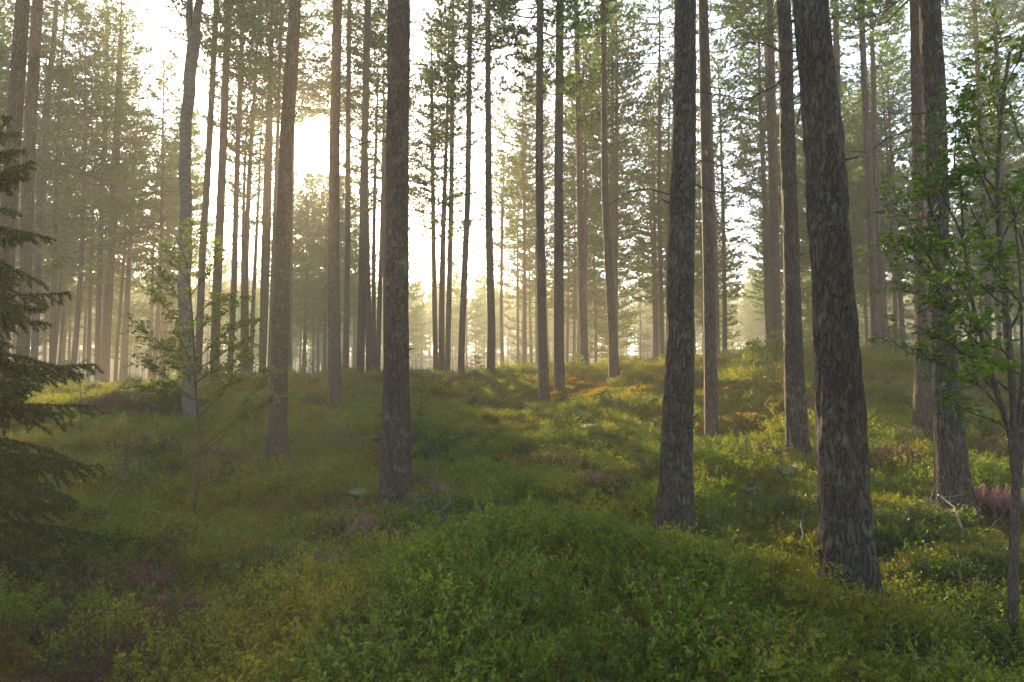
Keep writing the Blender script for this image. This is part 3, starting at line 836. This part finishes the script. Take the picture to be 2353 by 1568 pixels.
def big_clump(seed, mat):
    rg = np.random.default_rng(seed); mb = MB(); Rr = .3
    for q in range(90):
        a = rg.uniform(0, 6.28); r = Rr * math.sqrt(rg.random()); h = .30 * (1.08 - .75 * (r / Rr) ** 2) * rg.uniform(.75, 1.15)
        b = np.array([math.cos(a) * r * .6, math.sin(a) * r * .6, -.05]); e = np.array([math.cos(a) * r * 1.1, math.sin(a) * r * 1.1, h])
        tube(mb, [b, (b + e) / 2, e], [.003, .002, .001], 3, 1, cap=False)
        n = 34; u = rg.uniform(.45, 1.02, n)[:, None]; L = .019 * rg.uniform(.65, 1.25, n)
        leaves(mb, b + (e - b) * u + rg.normal(0, .022, (n, 3)), unit(rg.normal(0, .8, (n, 3)) + [0, 0, .35]), unit(rg.normal(0, .5, (n, 3)) + [0, 0, 1]), L, L * .62, 0, .2, .1)
    return mb.mesh('clump', [mat, M_twig])
nm_ = len(mz); sm = srg.uniform(.6, 1.25, nm_)[:, None] * np.interp(mz[:, 1], [4, 25], [1, 1.5])[:, None]
scatter('bilberry_mounds', [big_clump(71, M_bil), big_clump(72, M_bil), big_clump(73, M_ling)], np.c_[mz, height(mz[:, 0], mz[:, 1])],
        np.c_[srg.normal(0, .12, nm_), srg.normal(0, .12, nm_), srg.uniform(0, 6.28, nm_)], sm * np.c_[np.ones(nm_), np.ones(nm_), srg.uniform(.6, 1.1, nm_)], srg.integers(0, 3, nm_),
        'rounded cushions of bilberry standing above the lower shrubs')
def put(k, name, meshes, label, zs=1.0, smul=1.0):
    s = kind == k
    n = s.sum(); sc_ = (size[s] * smul * srg.uniform(.75, 1.25, n))[:, None]
    scl = sc_ * np.c_[np.ones(n), np.ones(n), np.full(n, zs) * np.interp(dep[s], [6, 33], [1, .62])]
    scatter(name, meshes, P3[s], rot[s], scl, srg.integers(0, len(meshes), n), label)
put(0, 'bilberry_cover', [bilberry_clump(1, M_bil), bilberry_clump(2, M_bil, 17, .23), bilberry_clump(3, M_bil, 16, .17, .015), bilberry_clump(4, M_bil, 18, .2, .02)],
    'low bright green bilberry shrubs carpeting the forest floor')
put(1, 'lingonberry_cover', [bilberry_clump(5, M_ling, 15, .14, .017, .11, 12), bilberry_clump(6, M_ling, 17, .17, .016, .12, 12)],
    'dark glossy lingonberry patches between the bilberries')
put(2, 'heather_cover', [heather_clump(7, .05), heather_clump(8, .16), heather_clump(9, .0)], 'brownish heather tufts spread among the bilberries', 1, .95)
put(3, 'moss_cover', [moss_clump(10), moss_clump(11), moss_clump(12)], 'yellow green feather moss cushions over the slope', 1.5, 1.15)
put(4, 'grass_cover', [grass_clump(13), grass_clump(14)], 'sparse pale grass blades sticking out of the moss', 1, .9)

# the wood beyond the trees one can tell apart, plus unseen shading pines
far_src = []
for k in range(3):
    mb = MB(); zs = np.arange(-.5, 21.1, 3.0)
    tube(mb, np.c_[0 * zs, 0 * zs, zs], np.interp(zs, [-.5, 2, 21], [.16, .13, .02]), 6)
    L, cm = CROWNS[k * 2]
    v = np.empty(len(cm.vertices) * 3, np.float32); cm.vertices.foreach_get('co', v); v = v.reshape(-1, 3).astype(float)
    tri = np.array([p.vertices[:] for p in cm.polygons if len(p.vertices) == 3 and p.material_index == 0])
    mb.add(v + [0, 0, 21 - L], tri, 1)
    far_src.append(mb.mesh('far_pine', [M_bark, M_needle]))
fp = []; tries = 0
while len(fp) < 160 and tries < 5000:
    tries += 1
    c = candidate(66, 106, 2.6)
    if c is not None: fp.append((c[0], c[1]))
tries = 0
while len(fp) < 1150 and tries < 12000:
    tries += 1
    c = candidate(112, 230, 1.0)
    if c is None: continue
    fp.append((c[0], c[1]))
srg2 = np.random.default_rng(31)
for x in np.arange(-40, 41, 7.5):  # unseen pines behind and beside the camera, added to cut frontal skylight
    for y in np.arange(-34, 34, 7.5):
        a, b = x + srg2.uniform(-2.5, 2.5), y + srg2.uniform(-2.5, 2.5)
        if (b < -4 or abs(a) > .86 * b + 5) and a * a + b * b > 36: fp.append((a, b))
fp = np.array(fp); nf = len(fp)
scatter('far_and_unseen_pine_wood', far_src, np.c_[fp, height(fp[:, 0], fp[:, 1])], np.c_[np.zeros(nf), np.zeros(nf), srg.uniform(0, 6.28, nf)],
        np.repeat(srg.uniform(.75, 1.1, nf)[:, None], 3, 1), srg.integers(0, 3, nf), 'far pine wood dissolving into bright mist, plus unseen pines added around the viewpoint for shade', 'wood')

# ------------------------------------------------------------------ single shrubs, saplings, stones, deadwood
def gpix(X, Y):                      # where the line of sight through X, Y meets the ground
    r = ray(X, Y); t = np.linspace(1.5, 45, 3000)
    P = np.array([0, 0, CAMZ]) + r[None] * t[:, None]
    hz = height(P[:, 0], P[:, 1]) + .06
    hit = np.nonzero(P[:, 2] < hz)[0]
    k = hit[0] if len(hit) else -1
    q = P[k].copy(); q[2] = hz[k] - .06
    return q, float(t[k])

# heather bushes with flowers
def heather_bush(seed, Rr, Hh, flower, red=False):
    rg = np.random.default_rng(seed); stem = MB(); fo = MB(); fl = MB()
    for q in range(int(190 * (Rr / .3) ** 1.5)):
        a = rg.uniform(0, 6.28); r = Rr * .55 * math.sqrt(rg.random())
        b = np.array([math.cos(a) * r * .5, math.sin(a) * r * .5, -.04]); h = Hh * rg.uniform(.6, 1.1) * (1 - .35 * (r / Rr) ** 2)
        e = np.array([math.cos(a) * r * 1.7 + rg.normal(0, .03), math.sin(a) * r * 1.7 + rg.normal(0, .03), h])
        tube(stem, [b, (b + e) / 2 + rg.normal(0, .01, 3), e], [.003, .002, .001], 3, 0, cap=False)
        n = 30; u = rg.uniform(.3, 1, n); P = b + (e - b) * u[:, None]
        f = (u > .7) & (rg.random(n) < flower)
        blades(fo, P[~f], unit(rg.normal(0, .6, ((~f).sum(), 3)) + [0, 0, .9]), rg.uniform(.015, .035, (~f).sum()), .006)
        if f.any():
            k = f.sum(); leaves(fl, np.repeat(P[f], 3, 0) + rg.normal(0, .006, (3 * k, 3)), rg.normal(0, 1, (3 * k, 3)), rg.normal(0, 1, (3 * k, 3)), .012, .009, 0, .3, 0)
    return stem, fo, fl
HB = [(830,1265,.17,.42,.9,'narrow upright heather tuft with pink spikes left below the large straight pine'),
      (735,1330,.34,.30,.75,'wide heather bush with dull purple flowers in the left foreground hollow'),
      (330,1365,.30,.30,.35,'dark brownish heather bush in the lower left shade, few flowers'),
      (1378,1150,.30,.34,.25,'reddish brown heather bush left of the stout dark pine'),
      (2278,1185,.30,.34,.95,'pink flowering heather bush right of the big grey brown pine'),
      (390,1440,.28,.24,.5,'low purple tinged heather tuft at the bottom left'),
      (968,1135,.22,.28,.15,'small brown heather bush beside the foot of the large straight pine')]
for q, (X, Y, Rr, Hh, fl_, lab) in enumerate(HB):
    p, dd = gpix(X, Y); rt = empty('heather_bush', p, lab, 'heather bush', 'heather bushes'); sc_ = max(.6, dd / 7.0) if Y < 1300 else 1
    st, fo, fw = heather_bush(300 + q, Rr * min(sc_, 1.3), Hh * min(sc_, 1.3), fl_)
    st.build('stems', [M_twig], rt); fo.build('foliage', [M_heath], rt); fw.build('flowers', [M_flower], rt)

# single bilberry / red shrubs that stand out
SB = [(2275,1440,.42,M_grass,'tall yellow green bilberry bush at the lower right beside the young tree stems','bilberry_bush'),
      (690,1135,.20,M_red,'small rust red bilberry bush between the leaning pine and the large pine','bilberry_bush'),
      (1610,1340,.32,M_bil,'bushy green bilberry shrub right below the stout dark pine','bilberry_bush')]
for q, (X, Y, Hh, mt, lab, nm) in enumerate(SB):
    p, dd = gpix(X, Y); rt = empty(nm, p, lab, 'bilberry bush', 'bilberry bushes')
    rg = np.random.default_rng(400 + q); st = MB(); fo = MB(); Rr = Hh * .75
    for w in range(46):
        a = rg.uniform(0, 6.28); r = Rr * math.sqrt(rg.random())
        b = np.array([math.cos(a) * r * .4, math.sin(a) * r * .4, -.03]); e = np.array([math.cos(a) * r, math.sin(a) * r, Hh * rg.uniform(.6, 1.05) * (1 - .3 * (r / Rr) ** 2)])
        tube(st, [b, (b + e) / 2 + rg.normal(0, .015, 3), e], [.004, .003, .0015], 4, 0, cap=False)
        n = 26; u = rg.uniform(.35, 1.0, n)[:, None]
        L = .026 * rg.uniform(.7, 1.3, n)
        leaves(fo, b + (e - b) * u + rg.normal(0, .025, (n, 3)), unit(rg.normal(0, .8, (n, 3)) + [0, 0, .4]), unit(rg.normal(0, .5, (n, 3)) + [0, 0, 1]), L, L * .6)
    st.build('stems', [M_twig], rt); fo.build('leaves', [mt], rt)

# birch sapling left: stem, branches and leaves laid out as in the photograph
def sapling(name, base, stem, branches, label, cat, ls, mat, nleaf, depth, rg, r0=.022, sub=4, subl=.28, subleaf=12, wr=.72, group=None, wood=None):
    wood = wood or M_twig
    rt = empty(name, base, label, cat, group)
    def at(X, Y, dy=0): return pixy(X, Y, depth + dy) - base
    st = MB(); br = MB(); fo = MB()
    for S_, rs in stem:
        q = np.array([at(*s_) for s_ in S_]); 
        if S_ is stem[0][0]: q[0] = (q[0][0] * 0, 0, -.12)
        tt = np.linspace(0, len(q) - 1, 24)
        P = np.stack([np.interp(tt, range(len(q)), q[:, k]) for k in range(3)], -1)
        tube(st, P, np.linspace(rs, rs * .3, 24), 8, 0)
    for B in branches:
        q = np.array([at(*s_) for s_ in B]); tt = np.linspace(0, len(q) - 1, 12)
        P = np.stack([np.interp(tt, range(len(q)), q[:, k]) for k in range(3)], -1)
        P += np.cumsum(rg.normal(0, .006, P.shape), 0) * (np.arange(12) > 0)[:, None]
        ln = np.linalg.norm(np.diff(P, axis=0), axis=1).sum()
        tube(br, P, np.linspace(r0 * .38, .002, 12), 5, 0)
        nsb = max(3, int(ln / (subl * .45) * sub / 3))
        for w in range(nsb):
            u = rg.uniform(.2, 1); c = np.array([np.interp(u * 11, range(12), P[:, k]) for k in range(3)])
            d = unit(unit(P[-1] - P[0]) * .8 + rg.normal(0, .6, 3) * [1, 1, .55] + [0, 0, .1])
            l2 = subl * rg.uniform(.4, 1.1)
            mbt = MB()
            Pq = leafy_twigs(fo, c, c + d * l2, .0028, subleaf, ls, rg, .1, 0, 1, wr=wr)
        n = nleaf; u = rg.uniform(.25, 1, n) * 11
        c = np.stack([np.interp(u, range(12), P[:, k]) for k in range(3)], -1)
        L = ls * rg.uniform(.7, 1.2, n)
        leaves(fo, c + rg.normal(0, .02, (n, 3)), unit(rg.normal(0, .8, (n, 3)) + [0, 0, .1]), unit(rg.normal(0, .4, (n, 3)) + [0, 0, 1]), L, L * wr)
    st.build('stem', [wood], rt, smooth=True); br.build('branches', [wood], rt, smooth=True); fo.build('foliage', [mat, M_twig], rt)
    return rt
rg = np.random.default_rng(8)
p, dd = gpix(449, 1200)
yb = p[1]
sapling('birch_sapling', p, [([(449,1200),(450,1120),(458,1050),(456,980),(450,900),(446,800),(440,700),(428,600),(405,545)], .024)],
  [[(455,960),(500,920),(545,860),(580,780)], [(457,1035),(510,1000),(550,965),(600,945),(640,925)], [(456,1045,.2),(520,1000,.5),(560,930,.6),(600,880,.7)],
   [(452,930),(400,880),(360,850),(320,840)], [(450,870),(400,820),(355,780),(315,755)], [(448,830),(500,780),(540,750),(585,745)],
   [(446,790),(410,740),(370,700),(345,660)], [(444,740),(480,700),(515,690),(560,700)], [(444,720),(410,680),(385,640),(365,610)],
   [(438,680),(470,640),(490,600),(500,560)], [(434,650),(400,600),(375,560)], [(430,610),(440,570),(430,530)],
   [(450,900,-.3),(420,860,-.5),(390,850,-.7)], [(450,880,-.3),(480,850,-.5),(520,840,-.7)], [(448,840,.3),(400,810,.6),(360,800,.8)],
   [(446,780,.3),(480,740,.5),(520,730,.7)], [(452,940,.2),(500,900,.4),(540,880,.5),(610,850,.6)], [(452,920),(410,905),(370,900),(330,890)],
   [(449,860,-.2),(420,800,-.3),(400,760,-.4)],[(449,860,.2),(520,810,.3),(550,800,.4)]],
  'leafy birch sapling with a thin bare dark stem in front of the forked birch', 'birch sapling', .050, M_birchleaf, 24, yb, rg, .022, 9, .30, 13)

# leafy young tree at the right edge, several stems
p, dd = gpix(2325, 1478)
yb = p[1]
rg = np.random.default_rng(9)
stems = [([(2325,1480),(2328,1300),(2335,1120),(2330,950),(2318,780),(2300,600),(2290,420),(2300,260),(2320,120)], .030),
         ([(2340,1180),(2322,1000),(2290,900),(2262,800),(2235,700),(2215,560),(2205,400)], .020),
         ([(2338,1120,.1),(2352,950,.15),(2365,760,.2),(2368,500,.2),(2360,250,.2)], .022),
         ([(2325,1080,-.15),(2340,960,-.2),(2350,860,-.3),(2345,640,-.3),(2330,480,-.3)], .014)]
brs = [[(2262,800),(2200,730),(2140,690),(2060,665)], [(2250,770),(2180,700),(2120,620),(2040,585)], [(2240,740),(2170,650),(2110,560),(2080,500)],
       [(2235,700),(2170,600),(2130,500),(2110,440)], [(2215,560),(2170,480),(2140,400),(2125,350)], [(2210,460),(2180,380),(2190,300),(2200,240)],
       [(2290,900),(2230,830),(2160,790),(2100,770)], [(2300,940),(2240,880),(2150,830),(2075,805)], [(2310,620),(2250,540),(2210,470),(2180,420)],
       [(2295,500),(2250,430),(2220,350),(2210,290)], [(2292,400),(2260,330),(2250,260),(2240,200)], [(2300,280),(2270,220),(2280,150),(2290,80)],
       [(2310,200),(2340,150),(2360,90)], [(2330,950),(2370,880),(2400,820)], [(2365,760,.2),(2400,680,.3),(2430,600,.4)], [(2365,600,.2),(2330,520,.3),(2310,440,.4)],
       [(2365,560),(2400,480),(2420,400)], [(2360,350,.2),(2330,290,.3),(2320,220,.4)], [(2320,820,-.2),(2270,760,-.4),(2220,740,-.5)], [(2310,700,-.2),(2250,650,-.4),(2190,640,-.5)],
       [(2300,600,.2),(2260,560,.5),(2220,560,.6)], [(2330,1010),(2280,960),(2210,930),(2150,905)], [(2345,860,-.3),(2300,840,-.5),(2250,850,-.6)], [(2300,560,-.2),(2340,490,-.3),(2360,420,-.4)],
       [(2290,440,-.2),(2250,380,-.3),(2215,340,-.4)], [(2345,700,-.3),(2300,650,-.5),(2260,600,-.6)], [(2350,1020),(2390,960),(2420,900)], [(2230,680,.3),(2190,600,.4),(2150,560,.5)],
       [(2260,790,.3),(2220,700,.4),(2180,640,.5),(2120,640,.6)], [(2330,900),(2290,860),(2240,800),(2230,750)], [(2320,760),(2350,680),(2370,620)]]
sapling('young_leafy_tree', p, stems, brs, 'leafy young broadleaf tree with several dark stems at the right edge', 'young tree', .046, M_youngleaf, 14, yb, rg, .020, 7, .27, 9, .66)

# small saplings
def little(X, Y, X2, Y2, lab, ls=.035, nb=9, seed=1, mat=None, group='small seedlings'):
    p, dd = gpix(X, Y); rg = np.random.default_rng(seed)
    H = (Y - Y2)
    B = []
    for k in range(nb):
        u = .3 + .68 * k / nb; X0 = X + (X2 - X) * u; Y0 = Y - H * u; sgn = 1 if k % 2 else -1
        ln = H * .33 * (1.15 - u) * rg.uniform(.6, 1.2)
        B.append([(X0, Y0), (X0 + sgn * ln * .6, Y0 - ln * .35, rg.normal(0, .15)), (X0 + sgn * ln, Y0 - ln * .5, rg.normal(0, .25))])
    return sapling('seedling', p, [([(X, Y), ((X + X2) / 2 + 2, (Y + Y2) / 2), (X2, Y2)], .010)], B, lab, 'seedling', ls, mat or M_birchleaf, 5, p[1], rg, .012, 2, .12 * max(1, dd / 12), 6, group=group)
little(187, 1070, 182, 812, 'spindly seedling with few leaves just right of the spruce boughs', seed=1, nb=10)
little(967, 985, 965, 868, 'bright backlit seedling right beside the large straight pine', .05, 12, 2, M_grass)
little(710, 882, 708, 825, 'tiny birch seedling on the crest between the leaning pine and the sun trunk', .07, 8, 3)
little(1093, 872, 1100, 815, 'small sparse seedling on the crest left of the lone centre pine', .07, 7, 4)
little(1738, 892, 1730, 780, 'bushy seedling on the hillside left of the broad brown pine', .07, 16, 5)
little(1330, 858, 1325, 812, 'small bush on the crest right of the close pair of pines', .07, 9, 6)
little(1783, 850, 1778, 765, 'round green seedling hugging the base of the hilltop pine', .08, 16, 7)
little(2060, 830, 2050, 745, 'young birch growing right of the two slim hilltop pines', .08, 14, 8)
little(2148, 1080, 2132, 1012, 'yellow green seedling between the reddish pine and the big right pine', .05, 6, 9, M_grass)

# ------------------------------------------------------------------ conifers: the drooping spruce at the left edge and low young firs
def spruce(base, Hh, Rr, label, seed, cat='spruce', whorls=26, per=6, name='spruce_tree', droop=.32, group=None, dens=1.0, nl=.02):
    rg = np.random.default_rng(seed); rt = empty(name, base, label, cat, group)
    tr = MB(); br = MB(); nd = MB()
    zs = np.linspace(-.2, Hh, 20); tube(tr, np.c_[0 * zs, 0 * zs, zs], np.interp(zs, [-.2, Hh], [Hh * .014, .004]), 8)
    PP = []; DD = []
    for w in range(whorls):
        t = (w + rg.uniform(-.3, .3)) / whorls; t = min(max(t, 0.01), .98)
        z = .12 + (Hh - .15) * t
        for k in range(per if t < .85 else 4):
            a = rg.uniform(0, 6.28); ln = Rr * (1 - t) ** .75 * rg.uniform(.5, 1.2) + .06
            s = np.linspace(0, 1, 10)
            dz = ln * (rg.uniform(0, .4) * s - droop * rg.uniform(1.3, 2.1) * s ** 2 + droop * .75 * s ** 3) if t < .8 else ln * .5 * s
            P = np.c_[np.cos(a) * ln * s, np.sin(a) * ln * s, z + dz]
            tube(br, P, np.linspace(.004 + .006 * ln, .002, 10), 4, 0, cap=False)
            nb = int(ln / .045)
            for q in range(nb + 1):
                u = .15 + .85 * q / max(nb, 1); c = np.array([np.interp(u, s, P[:, kk]) for kk in range(3)])
                sl = (.34 * (1.1 - u) + .06) * min(ln, 1.0) * rg.uniform(.6, 1.1) * 1.15; sd = (1 if q % 2 else -1) * rg.uniform(.6, 1.0)
                d = np.array([math.cos(a + sd), math.sin(a + sd), -.25 - (droop * 4) * rg.random()]); d /= np.linalg.norm(d)
                e = c + d * sl; tube(br, [c, (c + e) / 2, e], [.0022, .0018, .001], 3, 0, cap=False)
                n = int(max(12, sl / .0025) * dens); f = rg.random(n)[:, None]
                PP.append(c + (e - c) * f); DD.append(unit(d * .9 + rg.normal(0, .55, (n, 3))))
            n = int(ln / .002 * dens); f = rg.uniform(.1, 1, n); PP.append(np.stack([np.interp(f, s, P[:, kk]) for kk in range(3)], -1)); DD.append(unit(unit(P[-1] - P[0]) * .8 + rg.normal(0, .5, (n, 3))))
    PP = np.concatenate(PP); DD = np.concatenate(DD)
    blades(nd, PP, DD, rg.uniform(.8, 1.3, len(PP)) * nl, nl * .30)
    tr.build('trunk', [M_twig], rt, smooth=True); br.build('branches', [M_twig], rt); nd.build('needles', [M_spruce], rt)
    return rt
d0 = 5.9; q = pix(-75, 1300, d0); q[2] = h1(q[0], q[1])
spruce(q, 4.35, 1.1, 'young dark green spruce with drooping boughs at the left edge', 61, dens=1.7, whorls=25, per=6, nl=.033)
p, _ = gpix(385, 965)
rt = spruce(p, .95, .9, 'low spreading young spruce behind the birch sapling at the foot of the forked birch', 62, whorls=14, per=6, droop=.1, name='spruce_seedling', cat='young spruce', group='low young conifers', dens=.5, nl=.035)
p, _ = gpix(1090, 950)
spruce(p, .62, .32, 'tiny dark conifer seedling below the crest left of the close pair of pines', 63, whorls=8, per=5, droop=.1, name='spruce_seedling', cat='young spruce', group='low young conifers', dens=.4, nl=.04)

# stones
STN = [(1015,1143,.16),(828,962,.2),(1048,966,.25),(1365,1002,.35),(1785,1098,.25),(1620,1048,.22),(1826,1092,.2),(2060,1070,.22),(820,1150,.2),(575,1148,.18),(530,1192,.14),(1010,1275,.2),(415,975,.3),(1220,1395,.08),(720,1372,.14),(480,1192,.1)]
SLAB = ['flat pale stone right of the foot of the large straight pine','pale flat stone in the grass left of the large straight pine, near the crest','thin pale stone half way up the slope right of the backlit seedling',
 'largest grey stone in the moss on the middle slope left of the stout dark pine','pale sliver of stone left of the foot of the broad brown pine','flat grey stone just right of the reddish brown pine',
 'small stone touching the foot of the broad brown pine','sunlit pale stone between the huge trunk and the big right pine','long thin stone left of the foot of the large straight pine','low grey stone between the birch sapling and the leaning pine',
 'small stone sunk in the bilberries below the leaning pine','flat stone beneath the dead branches near the large straight pine','bright stone at the foot of the forked birch','pale flat stone on top of the foreground bilberry mound',
 'dull stone at the lower left below the purple heather','small grey stone beside the base of the birch sapling']
for k, ((X, Y, s_), lab) in enumerate(zip(STN, SLAB)):
    p, dd = gpix(X, Y); n = 14; m_ = 9; rg = np.random.default_rng(500 + k)
    mb = MB(); th = np.linspace(0, np.pi, m_); ph = np.linspace(0, 2 * np.pi, n, endpoint=False)
    V = np.stack([np.sin(th)[:, None] * np.cos(ph)[None], np.sin(th)[:, None] * np.sin(ph)[None], np.cos(th)[:, None] + 0 * ph[None]], -1)
    nz = vnoise(V[..., 0] * 1.8 + k * 5, V[..., 1] * 1.8 + V[..., 2] * 2, k)[..., None]
    V = V * (.7 + .55 * nz) * [s_, s_ * .7, s_ * .35]
    i_ = np.arange(m_ - 1)[:, None] * n; j_ = np.arange(n)[None]; k_ = (j_ + 1) % n
    mb.add(V.reshape(-1, 3), np.stack([i_ + j_, i_ + n + j_, i_ + n + k_, i_ + k_], -1).reshape(-1, 4))
    o = mb.build('stone', [M_stone], smooth=True, loc=p + [0, 0, .08 + .007 * dd]); o.rotation_euler[2] = rg.uniform(0, 6)
    tag(o, lab, 'stone', 'stones in the moss')

# stump and mossy mounds
def stump(X, Y, r, h, lab):
    p, dd = gpix(X, Y); mb = MB(); zs = np.linspace(-.1, h, 14)
    tube(mb, np.c_[.02 * np.sin(zs * 9), 0 * zs, zs], r * (1 + .5 * np.exp(-np.maximum(zs, 0) / .08)), 24, 0, lambda a, z: .02 * (vnoise(a * 2.5, z * 6, 3) - .5) + (.03 * np.sin(a * 3) * (z > h * .8)))
    rt = tag(mb.build('tree_stump', [M_twig], smooth=True, loc=p), lab, 'stump')
stump(1722, 1165, .09, .30, 'small dark rotten stump midway between the stout pine and the broad brown pine')

# dead branches lying on the ground
def deadwood(pts_img, r0, lab, mat=None, subs=6, seed=0, lift=.12, sl=.35, name='fallen_branch'):
    rg = np.random.default_rng(seed)
    P = []
    for (X, Y, lf) in pts_img:
        q, _ = gpix(X, Y + lf * 1.0); q = q.copy(); q[2] = q[2] + lift + .06 + .008 * q[1]
        P.append(q)
    # keep it a compact thing: lift by lf pixels at that distance
    for k, (X, Y, lf) in enumerate(pts_img): P[k][2] += lf * P[k][1] / F
    P = np.array(P); base = P[0].copy(); base[2] = h1(base[0], base[1])
    tt = np.linspace(0, len(P) - 1, 30); Q = np.stack([np.interp(tt, range(len(P)), P[:, k]) for k in range(3)], -1) - base
    Q += np.cumsum(rg.normal(0, .004, Q.shape), 0)
    rt = empty(name, base, lab, 'dead branch', 'dead branches on the forest floor')
    mb = MB(); tube(mb, Q, np.linspace(r0, r0 * .35, 30), 7); mb.build('limb', [mat or M_dead], rt, smooth=True)
    tw = MB()
    for k in range(subs):
        c = Q[rg.integers(6, 29)]; d = unit(unit(Q[-1] - Q[0]) * .6 + rg.normal(0, .7, 3) + [0, 0, .25]); l = sl * rg.uniform(.5, 1.2)
        s = np.linspace(0, 1, 7); W = c + d[None] * l * s[:, None] + np.cumsum(rg.normal(0, .01, (7, 3)), 0)
        tube(tw, W, np.linspace(r0 * .45, .002, 7), 4, 0, cap=False)
        for kk in range(3):
            c2 = W[rg.integers(2, 6)]; d2 = unit(d + rg.normal(0, .8, 3)); tube(tw, [c2, c2 + d2 * l * .25, c2 + d2 * l * .45 + [0, 0, -.02]], [r0 * .25, .003, .0015], 3, 0, cap=False)
    if subs: tw.build('twigs', [mat or M_dead], rt)
deadwood([(878,1042,10),(830,1046,6),(790,1052,2),(768,1062,0)], .018, 'bare grey branch with hanging twigs lying left of the large straight pine', subs=14, seed=1, lift=.2, sl=.5)
deadwood([(928,1215,0),(965,1195,10),(1000,1180,22),(1012,1150,34)], .012, 'forked dead branch rising right below the foot of the large straight pine', subs=8, seed=2)
deadwood([(1018,1235,0),(1000,1215,0),(1035,1195,12),(1028,1165,30),(1000,1160,34)], .012, 'curled dead branch among the bilberries, furthest right below the large pine', subs=10, seed=3, sl=.3)
deadwood([(240,1215,0),(262,1160,20),(285,1110,50),(300,1085,60)], .014, 'dark dead bough leaning up out of the shade at the lower left', M_twig, 12, 4, sl=.6)
deadwood([(450,1120,10),(420,1160,6),(370,1150,10),(300,1175,6)], .009, 'thin dark dead twig branch lying left of the birch sapling stem', M_twig, 8, 5, sl=.4)
deadwood([(632,1140,0),(600,1105,12),(560,1085,16),(500,1080,14)], .010, 'bent dead branch arching over the bilberries right of the birch sapling', M_twig, 6, 6, sl=.4)
deadwood([(1846,1278,0),(1850,1250,10),(1853,1225,20)], .010, 'short white upright stick left of the huge foreground trunk', M_pale, 3, 7, sl=.18)
deadwood([(2215,1260,0),(2200,1225,8),(2190,1205,14),(2160,1180,22)], .015, 'bleached curved branch on the ground in front of the big grey brown pine', M_pale, 4, 8, sl=.3)
deadwood([(2070,1215,0),(2110,1200,6),(2160,1190,8),(2020,1160,2)][:3], .010, 'thin grey branch lying between the huge trunk and the bleached branch', M_dead, 7, 9, sl=.4)
deadwood([(2270,1262,0),(2290,1235,12),(2305,1205,22)], .014, 'dark broken stick poking up left of the young tree stems', M_twig, 3, 10, sl=.2)
deadwood([(2010,1225,0),(2060,1235,2),(2100,1232,4)], .010, 'dead branch touching the right side of the huge foreground trunk', M_dead, 5, 11, sl=.3)
deadwood([(1385,940,0),(1410,948,2),(1440,955,2)], .03, 'grey log half sunk in the moss below the sunlit patch', M_dead, 5, 12, sl=.8)

# ------------------------------------------------------------------ haze
hz = MB()
X0, X1, Y0, Y1, Z0, Z1 = -430., 430., -210., 620., -4.0, 40.0
V = [(x, y, zz) for zz in (Z0, Z1) for y in (Y0, Y1) for x in (X0, X1)]
hz.add(V, [[0, 2, 3, 1], [4, 5, 7, 6], [0, 1, 5, 4], [2, 6, 7, 3], [0, 4, 6, 2], [1, 3, 7, 5]])
hm_, ht, hout = newmat('haze')
pv = N(ht, 'ShaderNodeVolumePrincipled')
pv.inputs['Color'].default_value = (1.0, .92, .78, 1)
pv.inputs['Density'].default_value = HAZE_DENSITY
pv.inputs['Anisotropy'].default_value = HAZE_G
ht.links.new(pv.outputs[0], hout.inputs['Volume'])
tag(hz.build('haze', [hm_]), 'thin golden morning mist between the trees', kind='stuff')
